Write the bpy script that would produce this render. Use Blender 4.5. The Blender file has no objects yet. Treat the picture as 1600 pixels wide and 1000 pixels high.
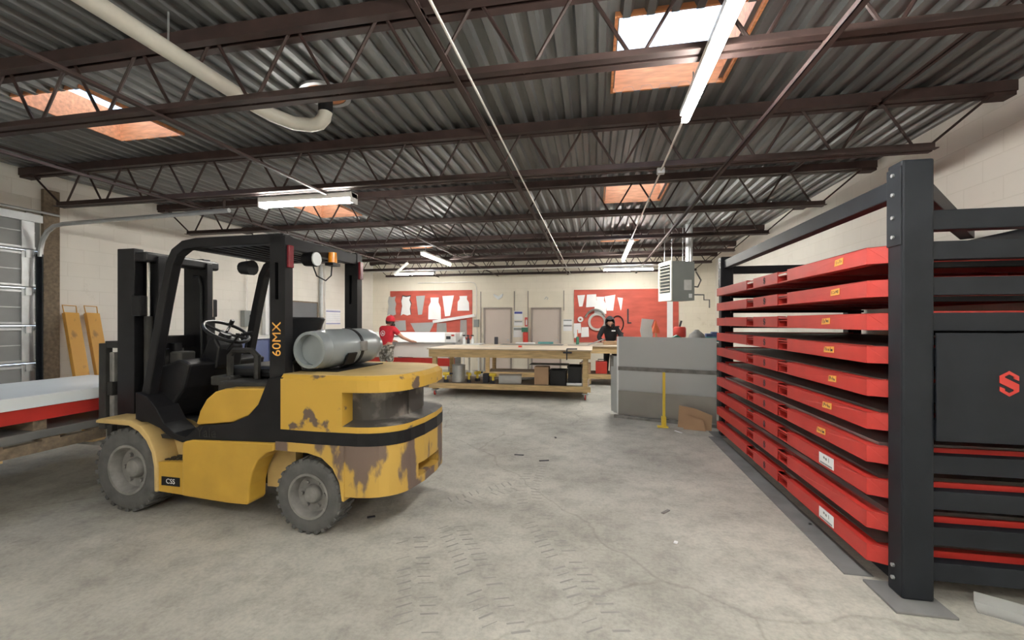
import bpy, bmesh, math, random
from mathutils import Vector, Matrix
random.seed(7)
D = bpy.data
SC = bpy.context.scene
COL = SC.collection
PI = math.pi
# ------------------------------------------------------------------ camera (focal 672 px of 1600, level, 10.95 deg left of the room's long axis)
YAW = math.atan(130 / 672)
cam = D.cameras.new('camera'); cam.sensor_width = 36; cam.lens = 36 * 672 / 1600
cam.shift_y = 3 / 1600; cam.clip_start = 0.05
co = D.objects.new('camera', cam); COL.objects.link(co)
co.location = (0, 0, 1.55); co.rotation_euler = (PI / 2, 0, YAW)
SC.camera = co
# ------------------------------------------------------------------ sky and exposure
w = D.worlds.new('sky'); SC.world = w; w.use_nodes = True
nt = w.node_tree; nt.nodes.clear()
o = nt.nodes.new('ShaderNodeOutputWorld'); b = nt.nodes.new('ShaderNodeBackground')
tc = nt.nodes.new('ShaderNodeTexCoord'); nz = nt.nodes.new('ShaderNodeTexNoise'); cr = nt.nodes.new('ShaderNodeValToRGB')
nz.inputs['Scale'].default_value = 2.2; nz.inputs['Detail'].default_value = 5
cr.color_ramp.elements[0].position = 0.4; cr.color_ramp.elements[0].color = (0.30, 0.55, 0.95, 1)
cr.color_ramp.elements[1].position = 0.6; cr.color_ramp.elements[1].color = (1, 1, 1, 1)
nt.links.new(tc.outputs['Generated'], nz.inputs['Vector']); nt.links.new(nz.outputs['Fac'], cr.inputs['Fac'])
nt.links.new(cr.outputs['Color'], b.inputs['Color']); nt.links.new(b.outputs['Background'], o.inputs['Surface'])
b.inputs['Strength'].default_value = 2.4
TUBE = 68.0
SC.view_settings.view_transform = 'Standard'; SC.view_settings.look = 'None'
SC.view_settings.gamma = 1; SC.view_settings.use_curve_mapping = False
SC.view_settings.exposure = 1.1

# ------------------------------------------------------------------ materials
MATS = {}
def mat(name, col, rough=0.5, metal=0.0, var=0.12, scale=6.0, bump=0.0, col2=None, cut=None, stretch=None, emit=0, bscale=None, spec=None, soft=0.06, detail=6):
    m = D.materials.new(name); m.use_nodes = True; MATS[name] = m
    n = m.node_tree; p = n.nodes['Principled BSDF']
    p.inputs['Roughness'].default_value = rough; p.inputs['Metallic'].default_value = metal
    p.inputs['Base Color'].default_value = (*col, 1)
    if spec is not None: p.inputs['Specular IOR Level'].default_value = spec
    t = n.nodes.new('ShaderNodeTexCoord'); mp = n.nodes.new('ShaderNodeMapping')
    n.links.new(t.outputs['Object'], mp.inputs['Vector'])
    if stretch: mp.inputs['Scale'].default_value = stretch
    no = n.nodes.new('ShaderNodeTexNoise'); no.inputs['Scale'].default_value = scale; no.inputs['Detail'].default_value = detail
    n.links.new(mp.outputs['Vector'], no.inputs['Vector'])
    r = n.nodes.new('ShaderNodeValToRGB')
    if col2 is None:
        r.color_ramp.elements[0].position = 0.3; r.color_ramp.elements[1].position = 0.7
        r.color_ramp.elements[0].color = (*[max(0, c * (1 - var)) for c in col], 1)
        r.color_ramp.elements[1].color = (*[min(1, c * (1 + var)) for c in col], 1)
    else:
        c = cut if cut is not None else 0.5
        r.color_ramp.elements[0].position = c - soft; r.color_ramp.elements[1].position = c + soft
        r.color_ramp.elements[0].color = (*col, 1); r.color_ramp.elements[1].color = (*col2, 1)
    n.links.new(no.outputs['Fac'], r.inputs['Fac']); n.links.new(r.outputs['Color'], p.inputs['Base Color'])
    if bump:
        nb = n.nodes.new('ShaderNodeTexNoise'); nb.inputs['Scale'].default_value = bscale or scale * 3; nb.inputs['Detail'].default_value = 4
        n.links.new(mp.outputs['Vector'], nb.inputs['Vector'])
        bu = n.nodes.new('ShaderNodeBump'); bu.inputs['Strength'].default_value = bump; bu.inputs['Distance'].default_value = 0.01
        n.links.new(nb.outputs['Fac'], bu.inputs['Height']); n.links.new(bu.outputs['Normal'], p.inputs['Normal'])
    if emit:
        p.inputs['Emission Color'].default_value = (*col, 1); p.inputs['Emission Strength'].default_value = emit
    return m

def block_wall(name, ax, col):
    """painted concrete block: faint running-bond joints"""
    m = mat(name, col, 0.75, 0, 0.07, 0.9)
    n = m.node_tree; p = n.nodes['Principled BSDF']
    tcn = n.nodes.new('ShaderNodeTexCoord'); s = n.nodes.new('ShaderNodeSeparateXYZ'); c = n.nodes.new('ShaderNodeCombineXYZ')
    n.links.new(tcn.outputs['Object'], s.inputs[0]); n.links.new(s.outputs[ax], c.inputs[0]); n.links.new(s.outputs[2], c.inputs[1])
    br = n.nodes.new('ShaderNodeTexBrick'); n.links.new(c.outputs[0], br.inputs['Vector'])
    br.inputs['Scale'].default_value = 1; br.inputs['Brick Width'].default_value = 0.4; br.inputs['Row Height'].default_value = 0.2
    br.inputs['Mortar Size'].default_value = 0.006; br.inputs['Mortar Smooth'].default_value = 0.4
    src = p.inputs['Base Color'].links[0].from_socket
    br.inputs['Color1'].default_value = (1, 1, 1, 1); br.inputs['Color2'].default_value = (0.975, 0.975, 0.97, 1); br.inputs['Mortar'].default_value = (0.92, 0.915, 0.90, 1)
    mx = n.nodes.new('ShaderNodeMix'); mx.data_type = 'RGBA'; mx.blend_type = 'MULTIPLY'; mx.inputs[0].default_value = 1
    n.links.new(src, mx.inputs[6]); n.links.new(br.outputs['Color'], mx.inputs[7])
    # scuffs
    nn = n.nodes.new('ShaderNodeTexNoise'); nn.inputs['Scale'].default_value = 2.3; nn.inputs['Detail'].default_value = 9; nn.inputs['Roughness'].default_value = 0.7
    n.links.new(tcn.outputs['Object'], nn.inputs['Vector'])
    rr = n.nodes.new('ShaderNodeValToRGB'); rr.color_ramp.elements[0].position = 0.62; rr.color_ramp.elements[1].position = 0.78
    rr.color_ramp.elements[0].color = (1, 1, 1, 1); rr.color_ramp.elements[1].color = (0.72, 0.69, 0.64, 1)
    n.links.new(nn.outputs['Fac'], rr.inputs['Fac'])
    m2 = n.nodes.new('ShaderNodeMix'); m2.data_type = 'RGBA'; m2.blend_type = 'MULTIPLY'; m2.inputs[0].default_value = 1
    n.links.new(mx.outputs[2], m2.inputs[6]); n.links.new(rr.outputs['Color'], m2.inputs[7]); n.links.new(m2.outputs[2], p.inputs['Base Color'])
    bu = n.nodes.new('ShaderNodeBump'); bu.inputs['Strength'].default_value = 0.3; bu.inputs['Distance'].default_value = 0.004
    n.links.new(br.outputs['Fac'], bu.inputs['Height']); bu.invert = True; n.links.new(bu.outputs['Normal'], p.inputs['Normal'])
    return m

def concrete():
    m = mat('concrete', (0.43, 0.418, 0.39), 0.72, 0, 0.12, 1.3, detail=9)
    n = m.node_tree; p = n.nodes['Principled BSDF']; tcn = n.nodes.new('ShaderNodeTexCoord')
    src = p.inputs['Base Color'].links[0].from_socket
    for sc, lo, hi, dark, rg in ((0.55, 0.42, 0.70, (0.60, 0.59, 0.57, 1), 0.6), (5.0, 0.46, 0.72, (0.70, 0.69, 0.68, 1), 0.75), (38, 0.42, 0.75, (0.82, 0.82, 0.82, 1), 0.6)):
        nn = n.nodes.new('ShaderNodeTexNoise'); nn.inputs['Scale'].default_value = sc; nn.inputs['Detail'].default_value = 8; nn.inputs['Roughness'].default_value = rg
        n.links.new(tcn.outputs['Object'], nn.inputs['Vector'])
        rr = n.nodes.new('ShaderNodeValToRGB'); rr.color_ramp.elements[0].position = lo; rr.color_ramp.elements[1].position = hi
        rr.color_ramp.elements[0].color = (1.05, 1.05, 1.03, 1); rr.color_ramp.elements[1].color = dark
        n.links.new(nn.outputs['Fac'], rr.inputs['Fac'])
        mx = n.nodes.new('ShaderNodeMix'); mx.data_type = 'RGBA'; mx.blend_type = 'MULTIPLY'; mx.inputs[0].default_value = 1
        n.links.new(src, mx.inputs[6]); n.links.new(rr.outputs['Color'], mx.inputs[7]); src = mx.outputs[2]
    # hairline cracks
    vo = n.nodes.new('ShaderNodeTexVoronoi'); vo.feature = 'DISTANCE_TO_EDGE'; vo.inputs['Scale'].default_value = 0.33
    nd = n.nodes.new('ShaderNodeTexNoise'); nd.inputs['Scale'].default_value = 2.5; nd.inputs['Detail'].default_value = 6
    n.links.new(tcn.outputs['Object'], nd.inputs['Vector'])
    ad = n.nodes.new('ShaderNodeMix'); ad.data_type = 'VECTOR'; ad.inputs[0].default_value = 0.22
    n.links.new(tcn.outputs['Object'], ad.inputs[4]); n.links.new(nd.outputs['Color'], ad.inputs[5]); n.links.new(ad.outputs[1], vo.inputs['Vector'])
    rr = n.nodes.new('ShaderNodeValToRGB'); rr.color_ramp.elements[0].position = 0.0; rr.color_ramp.elements[1].position = 0.002
    rr.color_ramp.elements[0].color = (0.80, 0.79, 0.78, 1); rr.color_ramp.elements[1].color = (1, 1, 1, 1)
    n.links.new(vo.outputs['Distance'], rr.inputs['Fac'])
    mx = n.nodes.new('ShaderNodeMix'); mx.data_type = 'RGBA'; mx.blend_type = 'MULTIPLY'; mx.inputs[0].default_value = 1
    n.links.new(src, mx.inputs[6]); n.links.new(rr.outputs['Color'], mx.inputs[7]); n.links.new(mx.outputs[2], p.inputs['Base Color'])
    nb = n.nodes.new('ShaderNodeTexNoise'); nb.inputs['Scale'].default_value = 22; nb.inputs['Detail'].default_value = 6
    n.links.new(tcn.outputs['Object'], nb.inputs['Vector'])
    bu = n.nodes.new('ShaderNodeBump'); bu.inputs['Strength'].default_value = 0.25; bu.inputs['Distance'].default_value = 0.01
    n.links.new(nb.outputs['Fac'], bu.inputs['Height']); n.links.new(bu.outputs['Normal'], p.inputs['Normal'])
    return m
concrete()
block_wall('block_back', 0, (0.80, 0.75, 0.64)); block_wall('block_left', 1, (0.80, 0.77, 0.71)); block_wall('block_right', 1, (0.80, 0.77, 0.71))
mat('deck', (0.19, 0.195, 0.195), 0.42, 0.55, 0.3, 2.0, 0.15, stretch=(3, 0.5, 3))
mat('joist_paint', (0.045, 0.025, 0.022), 0.6, 0, 0.35, 5)
mat('bridging_paint', (0.16, 0.115, 0.10), 0.6, 0, 0.3, 4)
mat('plywood', (0.62, 0.26, 0.11), 0.65, 0, 0.25, 5, 0.1, stretch=(1, 6, 6))
mat('plywood_dark', (0.50, 0.20, 0.08), 0.65, 0, 0.25, 5, 0.1)
mat('galv', (0.55, 0.57, 0.58), 0.38, 0.8, 0.12, 6)
mat('pvc', (0.62, 0.60, 0.53), 0.45, 0, 0.1, 3)
mat('conduit', (0.66, 0.64, 0.60), 0.4, 0.4, 0.1, 5)
mat('white_enamel', (0.82, 0.82, 0.80), 0.4, 0, 0.03, 3)
mat('tube_glow', (1.0, 0.97, 0.90), 0.5, emit=TUBE, var=0)
mat('yellow', (0.50, 0.30, 0.042), 0.42, 0, 0.10, 4, col2=None)
mat('yellow_worn', (0.54, 0.33, 0.05), 0.45, 0, scale=5.5, col2=(0.13, 0.09, 0.07), cut=0.63, soft=0.02, detail=9)
mat('yellow_scraped', (0.52, 0.33, 0.07), 0.5, 0, scale=3.4, col2=(0.15, 0.105, 0.085), cut=0.52, soft=0.025, detail=10, stretch=(1.6, 1.6, 0.7))
mat('yellow_dusty', (0.52, 0.37, 0.15), 0.65, 0, 0.15, 4)
mat('fl_black', (0.010, 0.010, 0.0115), 0.42, 0, 0.3, 6, spec=0.25)
mat('fl_black_dusty', (0.032, 0.031, 0.029), 0.6, 0, 0.4, 5, spec=0.25)
mat('rubber', (0.085, 0.085, 0.083), 0.85, 0, 0.25, 9, 0.2)
mat('rim', (0.20, 0.195, 0.185), 0.7, 0.1, 0.3, 10, 0.2)
mat('dark_void', (0.012, 0.011, 0.010), 0.8, 0, 0.2, 5)
mat('dust_recess', (0.05, 0.045, 0.04), 0.6, 0, scale=4, col2=(0.42, 0.38, 0.33), cut=0.60, soft=0.12)
mat('tank_grey', (0.27, 0.30, 0.31), 0.28, 0.15, 0.06, 4)
mat('chrome', (0.75, 0.75, 0.76), 0.15, 1, 0.03, 4)
mat('red_lens', (0.16, 0.012, 0.02), 0.25, 0, 0.1, 5)
mat('amber', (0.85, 0.30, 0.02), 0.2, 0, 0.1, 5)
mat('lamp_glass', (0.80, 0.84, 0.86), 0.12, 0, 0.03, 5)
mat('red_steel', (0.50, 0.036, 0.028), 0.42, 0, 0.10, 5)
mat('rack_dark', (0.014, 0.0165, 0.021), 0.5, 0, 0.2, 4, spec=0.22)
mat('tray_plate', (0.045, 0.04, 0.04), 0.45, 0.3, 0.3, 4)
mat('steel_sheet', (0.50, 0.51, 0.51), 0.33, 0.75, 0.10, 2)
mat('grey_sheet', (0.44, 0.46, 0.47), 0.42, 0.25, 0.04, 1)
mat('white_sheet', (0.80, 0.86, 0.90), 0.35, 0, 0.03, 2)
mat('lumber', (0.56, 0.40, 0.20), 0.7, 0, 0.22, 4, 0.1, stretch=(1, 8, 8))
mat('old_wood', (0.19, 0.145, 0.10), 0.8, 0, 0.3, 4, 0.15, stretch=(1, 7, 7))
mat('bench_top', (0.55, 0.46, 0.36), 0.6, 0, 0.15, 3)
mat('red_ply', (0.47, 0.085, 0.06), 0.7, 0, 0.22, 2.5, 0.05, stretch=(0.6, 1, 2.5))
mat('door_paint', (0.60, 0.52, 0.47), 0.55, 0, 0.03, 2)
mat('door_frame', (0.30, 0.26, 0.23), 0.6, 0, 0.1, 3)
mat('panel_cream', (0.78, 0.73, 0.61), 0.7, 0, 0.04, 2)
mat('paper', (0.83, 0.84, 0.85), 0.8, 0, 0.03, 3)
mat('orange_tape', (0.86, 0.42, 0.08), 0.6, 0, 0.08, 8)
mat('ink', (0.03, 0.03, 0.04), 0.7, 0, 0.1, 5)
mat('blue_ink', (0.06, 0.08, 0.35), 0.7, 0, 0.1, 5)
mat('heater_grey', (0.25, 0.27, 0.265), 0.5, 0.2, 0.05, 4)
mat('cream_paint', (0.74, 0.73, 0.66), 0.5, 0, 0.04, 4)
mat('skin', (0.50, 0.27, 0.19), 0.6, 0, 0.06, 8)
mat('red_cloth', (0.60, 0.025, 0.04), 0.85, 0, 0.15, 8)
mat('black_cloth', (0.014, 0.014, 0.017), 0.85, 0, 0.3, 8)
mat('camo', (0.16, 0.15, 0.13), 0.9, 0, scale=16, col2=(0.42, 0.40, 0.36), cut=0.52, soft=0.03)
mat('hair', (0.03, 0.02, 0.015), 0.8, 0, 0.2, 8)
mat('cardboard', (0.42, 0.27, 0.16), 0.8, 0, 0.1, 4)
mat('black_plastic', (0.012, 0.0125, 0.014), 0.4, 0, 0.2, 5, spec=0.3)
mat('safety_yellow', (0.78, 0.58, 0.06), 0.45, 0, 0.06, 5)
mat('fork_orange', (0.66, 0.35, 0.07), 0.5, 0, scale=5, col2=(0.36, 0.20, 0.06), cut=0.64, soft=0.06, stretch=(2, 2, 1))
mat('red_plastic', (0.62, 0.05, 0.035), 0.4, 0, 0.1, 5)
mat('orange_plastic', (0.80, 0.16, 0.06), 0.4, 0, 0.1, 5)
mat('green', (0.03, 0.16, 0.10), 0.5, 0, 0.1, 5)
mat('teal', (0.10, 0.30, 0.30), 0.5, 0, 0.1, 5)
mat('blue_grey', (0.10, 0.13, 0.26), 0.5, 0, 0.1, 4)
mat('board_grey', (0.13, 0.14, 0.15), 0.45, 0, 0.05, 3)
mat('door_slat', (0.30, 0.31, 0.31), 0.55, 0.2, 0.1, 3)
mat('raw_steel', (0.30, 0.29, 0.275), 0.4, 0.6, 0.12, 1.5)
mat('tank_dark', (0.10, 0.11, 0.115), 0.3, 0.2, 0.1, 4)
mat('track_mark', (0.285, 0.276, 0.255), 0.85, 0, 0.12, 9)
mat('strip_grey', (0.17, 0.17, 0.17), 0.7, 0, 0.2, 4)
mat('white_plastic', (0.82, 0.83, 0.84), 0.45, 0, 0.04, 4)
mat('camo_lens', (0.7, 0.72, 0.74), 0.4, 0, 0.05, 4)
g = D.materials.new('skylight_glazing'); g.use_nodes = True; MATS['skylight_glazing'] = g
n = g.node_tree; n.nodes.clear()
oo = n.nodes.new('ShaderNodeOutputMaterial'); tr = n.nodes.new('ShaderNodeBsdfTransparent'); tl = n.nodes.new('ShaderNodeBsdfTranslucent'); mx = n.nodes.new('ShaderNodeMixShader')
tr.inputs['Color'].default_value = (0.92, 0.96, 1, 1); tl.inputs['Color'].default_value = (0.9, 0.95, 1, 1); mx.inputs[0].default_value = 0.3
n.links.new(tr.outputs[0], mx.inputs[1]); n.links.new(tl.outputs[0], mx.inputs[2]); n.links.new(mx.outputs[0], oo.inputs[0])

# ------------------------------------------------------------------ mesh helpers
class MB:
    def __init__(s): s.v = []; s.f = []
    def quad(s, *p):
        i = len(s.v); s.v += [tuple(q) for q in p]; s.f.append(tuple(range(i, i + len(p)))); return s
    def box(s, x0, y0, z0, x1, y1, z1, M=None):
        i = len(s.v)
        P = [(x, y, z) for z in (z0, z1) for y in (y0, y1) for x in (x0, x1)]
        if M is not None: P = [tuple(M @ Vector(p)) for p in P]
        s.v += P
        s.f += [tuple(i + k for k in q) for q in ((0, 2, 3, 1), (4, 5, 7, 6), (0, 1, 5, 4), (2, 6, 7, 3), (0, 4, 6, 2), (1, 3, 7, 5))]
        return s
    def prism(s, poly, ax, a, b):
        """poly of 2D points extruded from a to b along axis ax ('x': (y,z), 'y': (x,z), 'z': (x,y))"""
        def P(p, t): return {'x': (t, p[0], p[1]), 'y': (p[0], t, p[1]), 'z': (p[0], p[1], t)}[ax]
        i = len(s.v); n = len(poly)
        s.v += [P(p, a) for p in poly] + [P(p, b) for p in poly]
        s.f.append(tuple(range(i, i + n))); s.f.append(tuple(range(i + 2 * n - 1, i + n - 1, -1)))
        for k in range(n): s.f.append((i + k, i + n + k, i + n + (k + 1) % n, i + (k + 1) % n))
        return s
    def tube(s, p0, p1, r, n=10, r1=None, cap=True):
        p0 = Vector(p0); p1 = Vector(p1); d = (p1 - p0).normalized(); r1 = r if r1 is None else r1
        a = d.orthogonal().normalized(); c = d.cross(a); i = len(s.v)
        for p, q in ((p0, r), (p1, r1)):
            for k in range(n):
                t = 2 * PI * k / n; s.v.append(tuple(p + a * q * math.cos(t) + c * q * math.sin(t)))
        for k in range(n): s.f.append((i + k, i + (k + 1) % n, i + n + (k + 1) % n, i + n + k))
        if cap: s.f.append(tuple(range(i + n - 1, i - 1, -1))); s.f.append(tuple(range(i + n, i + 2 * n)))
        return s
    def path(s, pts, r, n=8):
        pts = [Vector(p) for p in pts]; i = len(s.v); a = None
        for j, p in enumerate(pts):
            d = (pts[min(j + 1, len(pts) - 1)] - pts[max(j - 1, 0)]).normalized()
            a = d.orthogonal().normalized() if a is None else (a - d * a.dot(d)).normalized()
            c = d.cross(a)
            for k in range(n):
                t = 2 * PI * k / n; s.v.append(tuple(p + a * r * math.cos(t) + c * r * math.sin(t)))
        for j in range(len(pts) - 1):
            for k in range(n):
                q = i + j * n; s.f.append((q + k, q + (k + 1) % n, q + n + (k + 1) % n, q + n + k))
        s.f.append(tuple(range(i + n - 1, i - 1, -1))); e = i + (len(pts) - 1) * n; s.f.append(tuple(range(e, e + n)))
        return s
    def lathe(s, prof, o, axis, n=28, cap=True):
        """prof of (radius, offset along axis)"""
        o = Vector(o); d = Vector(axis).normalized(); a = d.orthogonal().normalized(); c = d.cross(a); i = len(s.v); m = len(prof)
        for r, h in prof:
            for k in range(n):
                t = 2 * PI * k / n; s.v.append(tuple(o + d * h + a * r * math.cos(t) + c * r * math.sin(t)))
        for j in range(m - 1):
            for k in range(n):
                q = i + j * n; s.f.append((q + k, q + (k + 1) % n, q + n + (k + 1) % n, q + n + k))
        closed = prof[0] == prof[-1]
        if prof[0][0] > 1e-4 and not closed and cap: s.f.append(tuple(range(i + n - 1, i - 1, -1)))
        if prof[-1][0] > 1e-4 and not closed and cap: s.f.append(tuple(range(i + (m - 1) * n, i + m * n)))
        return s
    def band(s, pts, wdt, ax, a, b):
        """constant-width strip along a 2D path, extruded"""
        L = []; R = []
        for j, p in enumerate(pts):
            p = Vector(p); q0 = Vector(pts[max(j - 1, 0)]); q1 = Vector(pts[min(j + 1, len(pts) - 1)])
            d = (q1 - q0).normalized(); nn = Vector((-d.y, d.x)); L.append(p + nn * wdt / 2); R.append(p - nn * wdt / 2)
        for j in range(len(pts) - 1):
            s.prism([tuple(L[j]), tuple(L[j + 1]), tuple(R[j + 1]), tuple(R[j])], ax, a, b)
        return s
    def build(s, name, m, parent=None, smooth=False, bevel=0, seg=2):
        me = D.meshes.new(name); me.from_pydata(s.v, [], s.f)
        bm = bmesh.new(); bm.from_mesh(me)
        bmesh.ops.remove_doubles(bm, verts=bm.verts, dist=1e-5); bmesh.ops.recalc_face_normals(bm, faces=bm.faces); bm.to_mesh(me); bm.free()
        me.materials.append(MATS[m])
        ob = D.objects.new(name, me); COL.objects.link(ob)
        if parent: ob.parent = parent
        if smooth:
            for p in me.polygons: p.use_smooth = True
            e = ob.modifiers.new('split', 'EDGE_SPLIT'); e.split_angle = math.radians(40)
        if bevel:
            e = ob.modifiers.new('bevel', 'BEVEL'); e.width = bevel; e.segments = seg; e.limit_method = 'ANGLE'; e.angle_limit = math.radians(35)
        return ob
def tag(ob, label, cat, group=None, kind=None):
    ob['label'] = label; ob['category'] = cat
    if group: ob['group'] = group
    if kind: ob['kind'] = kind
    return ob
def struct(ob, label=None):
    ob['kind'] = 'structure'
    if label: ob['label'] = label
    return ob
def empty(name, loc=(0, 0, 0), rz=0, label=None, cat=None, group=None):
    e = D.objects.new(name, None); COL.objects.link(e); e.location = loc; e.rotation_euler = (0, 0, rz); e.empty_display_size = 0.1
    if label: tag(e, label, cat, group)
    return e
def inst(src, parent=None, loc=None, rot=None, name=None):
    c = src.copy(); COL.objects.link(c)
    if parent: c.parent = parent
    if loc is not None: c.location = loc
    if rot is not None: c.rotation_euler = rot
    return c
def text(body, name, size, m, M, parent=None, ext=0.0015, align='CENTER'):
    cu = D.curves.new(name, 'FONT'); cu.body = body; cu.size = size; cu.extrude = ext; cu.align_x = align; cu.align_y = 'CENTER'
    t = D.objects.new(name + '_tmp', cu); COL.objects.link(t)
    dg = bpy.context.evaluated_depsgraph_get(); me = D.meshes.new_from_object(t.evaluated_get(dg)); D.objects.remove(t)
    me.materials.clear(); me.materials.append(MATS[m])
    ob = D.objects.new(name, me); COL.objects.link(ob); ob.matrix_world = M
    if parent: ob.parent = parent
    return ob
def face_x(x, y, z, rot=0):      # text facing -X
    return Matrix.Translation((x, y, z)) @ Matrix.Rotation(-PI / 2, 4, 'Z') @ Matrix.Rotation(PI / 2, 4, 'X') @ Matrix.Rotation(rot, 4, 'Z')
def face_y(x, y, z, rot=0):      # text facing -Y
    return Matrix.Translation((x, y, z)) @ Matrix.Rotation(PI / 2, 4, 'X') @ Matrix.Rotation(rot, 4, 'Z')
# hexagonal S mark as polygons in a unit box
S_POLYS = [[(1, .80), (.5, 1), (0, .80), (0, .52), (.74, .26), (.74, .22), (.5, .13), (.26, .22), (.26, .30), (0, .38), (0, .20), (.5, 0), (1, .20), (1, .48), (.26, .74), (.26, .78), (.5, .87), (.74, .78), (.74, .70), (1, .62)]]
# ================================================================== the building
XL, XR, YB, YF, ZC = -7.36, 3.42, 13.35, -3.2, 3.55
struct(MB().box(XL - .3, YF - .3, -.2, XR + .3, YB + .3, 0).build('floor', 'concrete'), 'bare grey concrete floor with tyre marks and cracks')
struct(MB().box(XL - .2, YB, 0, XR + .2, YB + .2, ZC + .1).build('wall_back', 'block_back'), 'cream painted block wall behind the workbenches')
# left wall with the door opening (y 1.4 .. 4.5, z < 2.75)
lw = MB(); lw.box(XL - .2, 4.5, 0, XL, YB, ZC + .1); lw.box(XL - .2, YF, 0, XL, 1.4, ZC + .1); lw.box(XL - .2, 1.4, 2.95, XL, 4.5, ZC + .1)
struct(lw.build('wall_left', 'block_left'), 'white painted block wall beside the roll-up door')
struct(MB().box(XR, YF - .2, 0, XR + .2, YB + .2, ZC + .1).build('wall_right', 'block_right'), 'white painted block wall behind the sheet rack')  # same paint as the left wall
struct(MB().box(XL - .2, YF - .2, 0, XR + .2, YF, ZC + .1).build('wall_front', 'block_back'))
# corrugated deck with skylight openings
HX = [(0.15, 1.04), (-5.14, -4.35)]; HY = [(-0.68, .25), (2.92, 3.85), (6.50, 7.43), (10.08, 11.01)]
dk = MB(); pit = 0.1524; nrib = int((XR - XL + .2) / pit) + 1
for i in range(nrib):
    x = XL - .08 + i * pit
    for (a, za, c, zc) in ((0, 0, .045, 0), (.045, 0, .063, .038), (.063, .038, .134, .038), (.134, .038, pit, 0)):
        xm = x + (a + c) / 2; ys = [YF]
        if any(h[0] < xm < h[1] for h in HX):
            for h in HY: ys += [h[0], h[1]]
        ys.append(YB + .1)
        for k in range(0, len(ys), 2):
            dk.quad((x + a, ys[k], ZC + za), (x + c, ys[k], ZC + zc), (x + c, ys[k + 1], ZC + zc), (x + a, ys[k + 1], ZC + za))
ceil = struct(dk.build('ceiling', 'deck'), 'corrugated grey metal roof deck')
e = ceil.modifiers.new('thick', 'SOLIDIFY'); e.thickness = 0.003
# skylights
nwin = 0
for hx in HX:
    for hy in HY:
        nwin += 1
        r = empty('window_%d%s' % (nwin, '_offscreen' if hy[1] < 1 else ''), (hx[0], hy[0], ZC)); struct(r, 'roof skylight with a plywood curb and clear pane')
        W, L, T, Hh = hx[1] - hx[0], hy[1] - hy[0], .02, .30
        for (x0, y0, x1, y1) in ((-T, -T, W + T, 0), (-T, L, W + T, L + T), (-T, 0, 0, L), (W, 0, W + T, L)):
            MB().box(x0, y0, .002, x1, y1, Hh).build('curb_panel', 'plywood', r)
        MB().box(-T, -T, Hh, W + T, L + T, Hh + .006).build('pane', 'skylight_glazing', r)
        MB().box(-.05, -.05, Hh - .04, -T, L + .05, Hh + .02).box(W + T, -.05, Hh - .04, W + .05, L + .05, Hh + .02).box(-T, -.05, Hh - .04, W + T, -T, Hh + .02).box(-T, L + T, Hh - .04, W + T, L + .05, Hh + .02).build('pane_frame', 'galv', r)
# open-web joists
def rod_mesh(dx, dz):
    return MB().tube((0, 0, 0), (dx, 0, dz), .0115, 6)
ZB = 3.03
proto_rods = None
JY = [-2.86, -1.06, .74, 2.54, 4.34, 6.14, 7.94, 9.74, 11.54, 13.2]
for y in JY:
    j = empty('roof_joist', (XL, y, ZB)); struct(j, 'dark brown open-web steel roof joist spanning between side walls'); j['group'] = 'roof joists'
    Wd = XR - XL
    MB().box(0, -.075, .43, Wd, -.068, .52).box(0, .068, .43, Wd, .075, .52).box(0, -.068, .512, Wd, .068, .52).box(0, -.068, .43, Wd, -.014, .438).box(0, .014, .43, Wd, .068, .438).build('top_chord', 'joist_paint', j)
    MB().box(.55, -.065, 0, Wd - .55, -.012, .008).box(.55, -.020, .008, Wd - .55, -.012, .065).box(.55, .012, 0, Wd - .55, .065, .008).box(.55, .012, .008, Wd - .55, .020, .065).build('bottom_chord', 'joist_paint', j)
    MB().box(0, -.06, .40, .16, .06, .45).box(Wd - .16, -.06, .40, Wd, .06, .45).build('bearing_seat', 'joist_paint', j)
    if proto_rods is None:
        up = rod_mesh(.27, .45).build('web_bar', 'joist_paint', j); dn = rod_mesh(.27, -.45).build('web_bar', 'joist_paint', j)
        ed = rod_mesh(.5, -.44).build('web_bar', 'joist_paint', j); eu = rod_mesh(.5, .44).build('web_bar', 'joist_paint', j); proto_rods = (up, dn, ed, eu); mk = lambda s, l: setattr(s, 'location', l)
    else:
        mk = lambda s, l: inst(s, j, l)
    up, dn, ed, eu = proto_rods
    mk(ed, (.12, 0, .45)); mk(eu, (Wd - .62, 0, .01))
    n = int((Wd - 1.3) / .62); x = .66; st = (Wd - 1.32) / n; first = True
    for k in range(n):
        mk(up, (x + .01, 0, .01)); mk(dn, (x + .01 + st - .30, 0, .46)); x += st
        if first: mk = lambda s, l: inst(s, j, l); first = False
# bridging lines along the room
for k, (x, z, m, s) in enumerate([(-5.0, ZB - .03, 'joist_paint', .03), (-3.02, ZB - .03, 'joist_paint', .035), (-.82, ZB - .03, 'joist_paint', .04), (1.2, ZB - .03, 'joist_paint', .035), (2.45, ZC - .09, 'joist_paint', .03), (-6.4, ZC - .09, 'joist_paint', .03), (-3.95, ZC - .09, 'joist_paint', .03), (-1.05, ZC - .09, 'joist_paint', .03)]):
    struct(MB().box(x - s / 2, YF, z, x + s / 2, YB, z + .005).box(x - s / 2, YF, z, x - s / 2 + .005, YB, z + s).build('trim_%d' % (k + 1), m), 'steel bridging angle running lengthwise under the roof joists')
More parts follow.
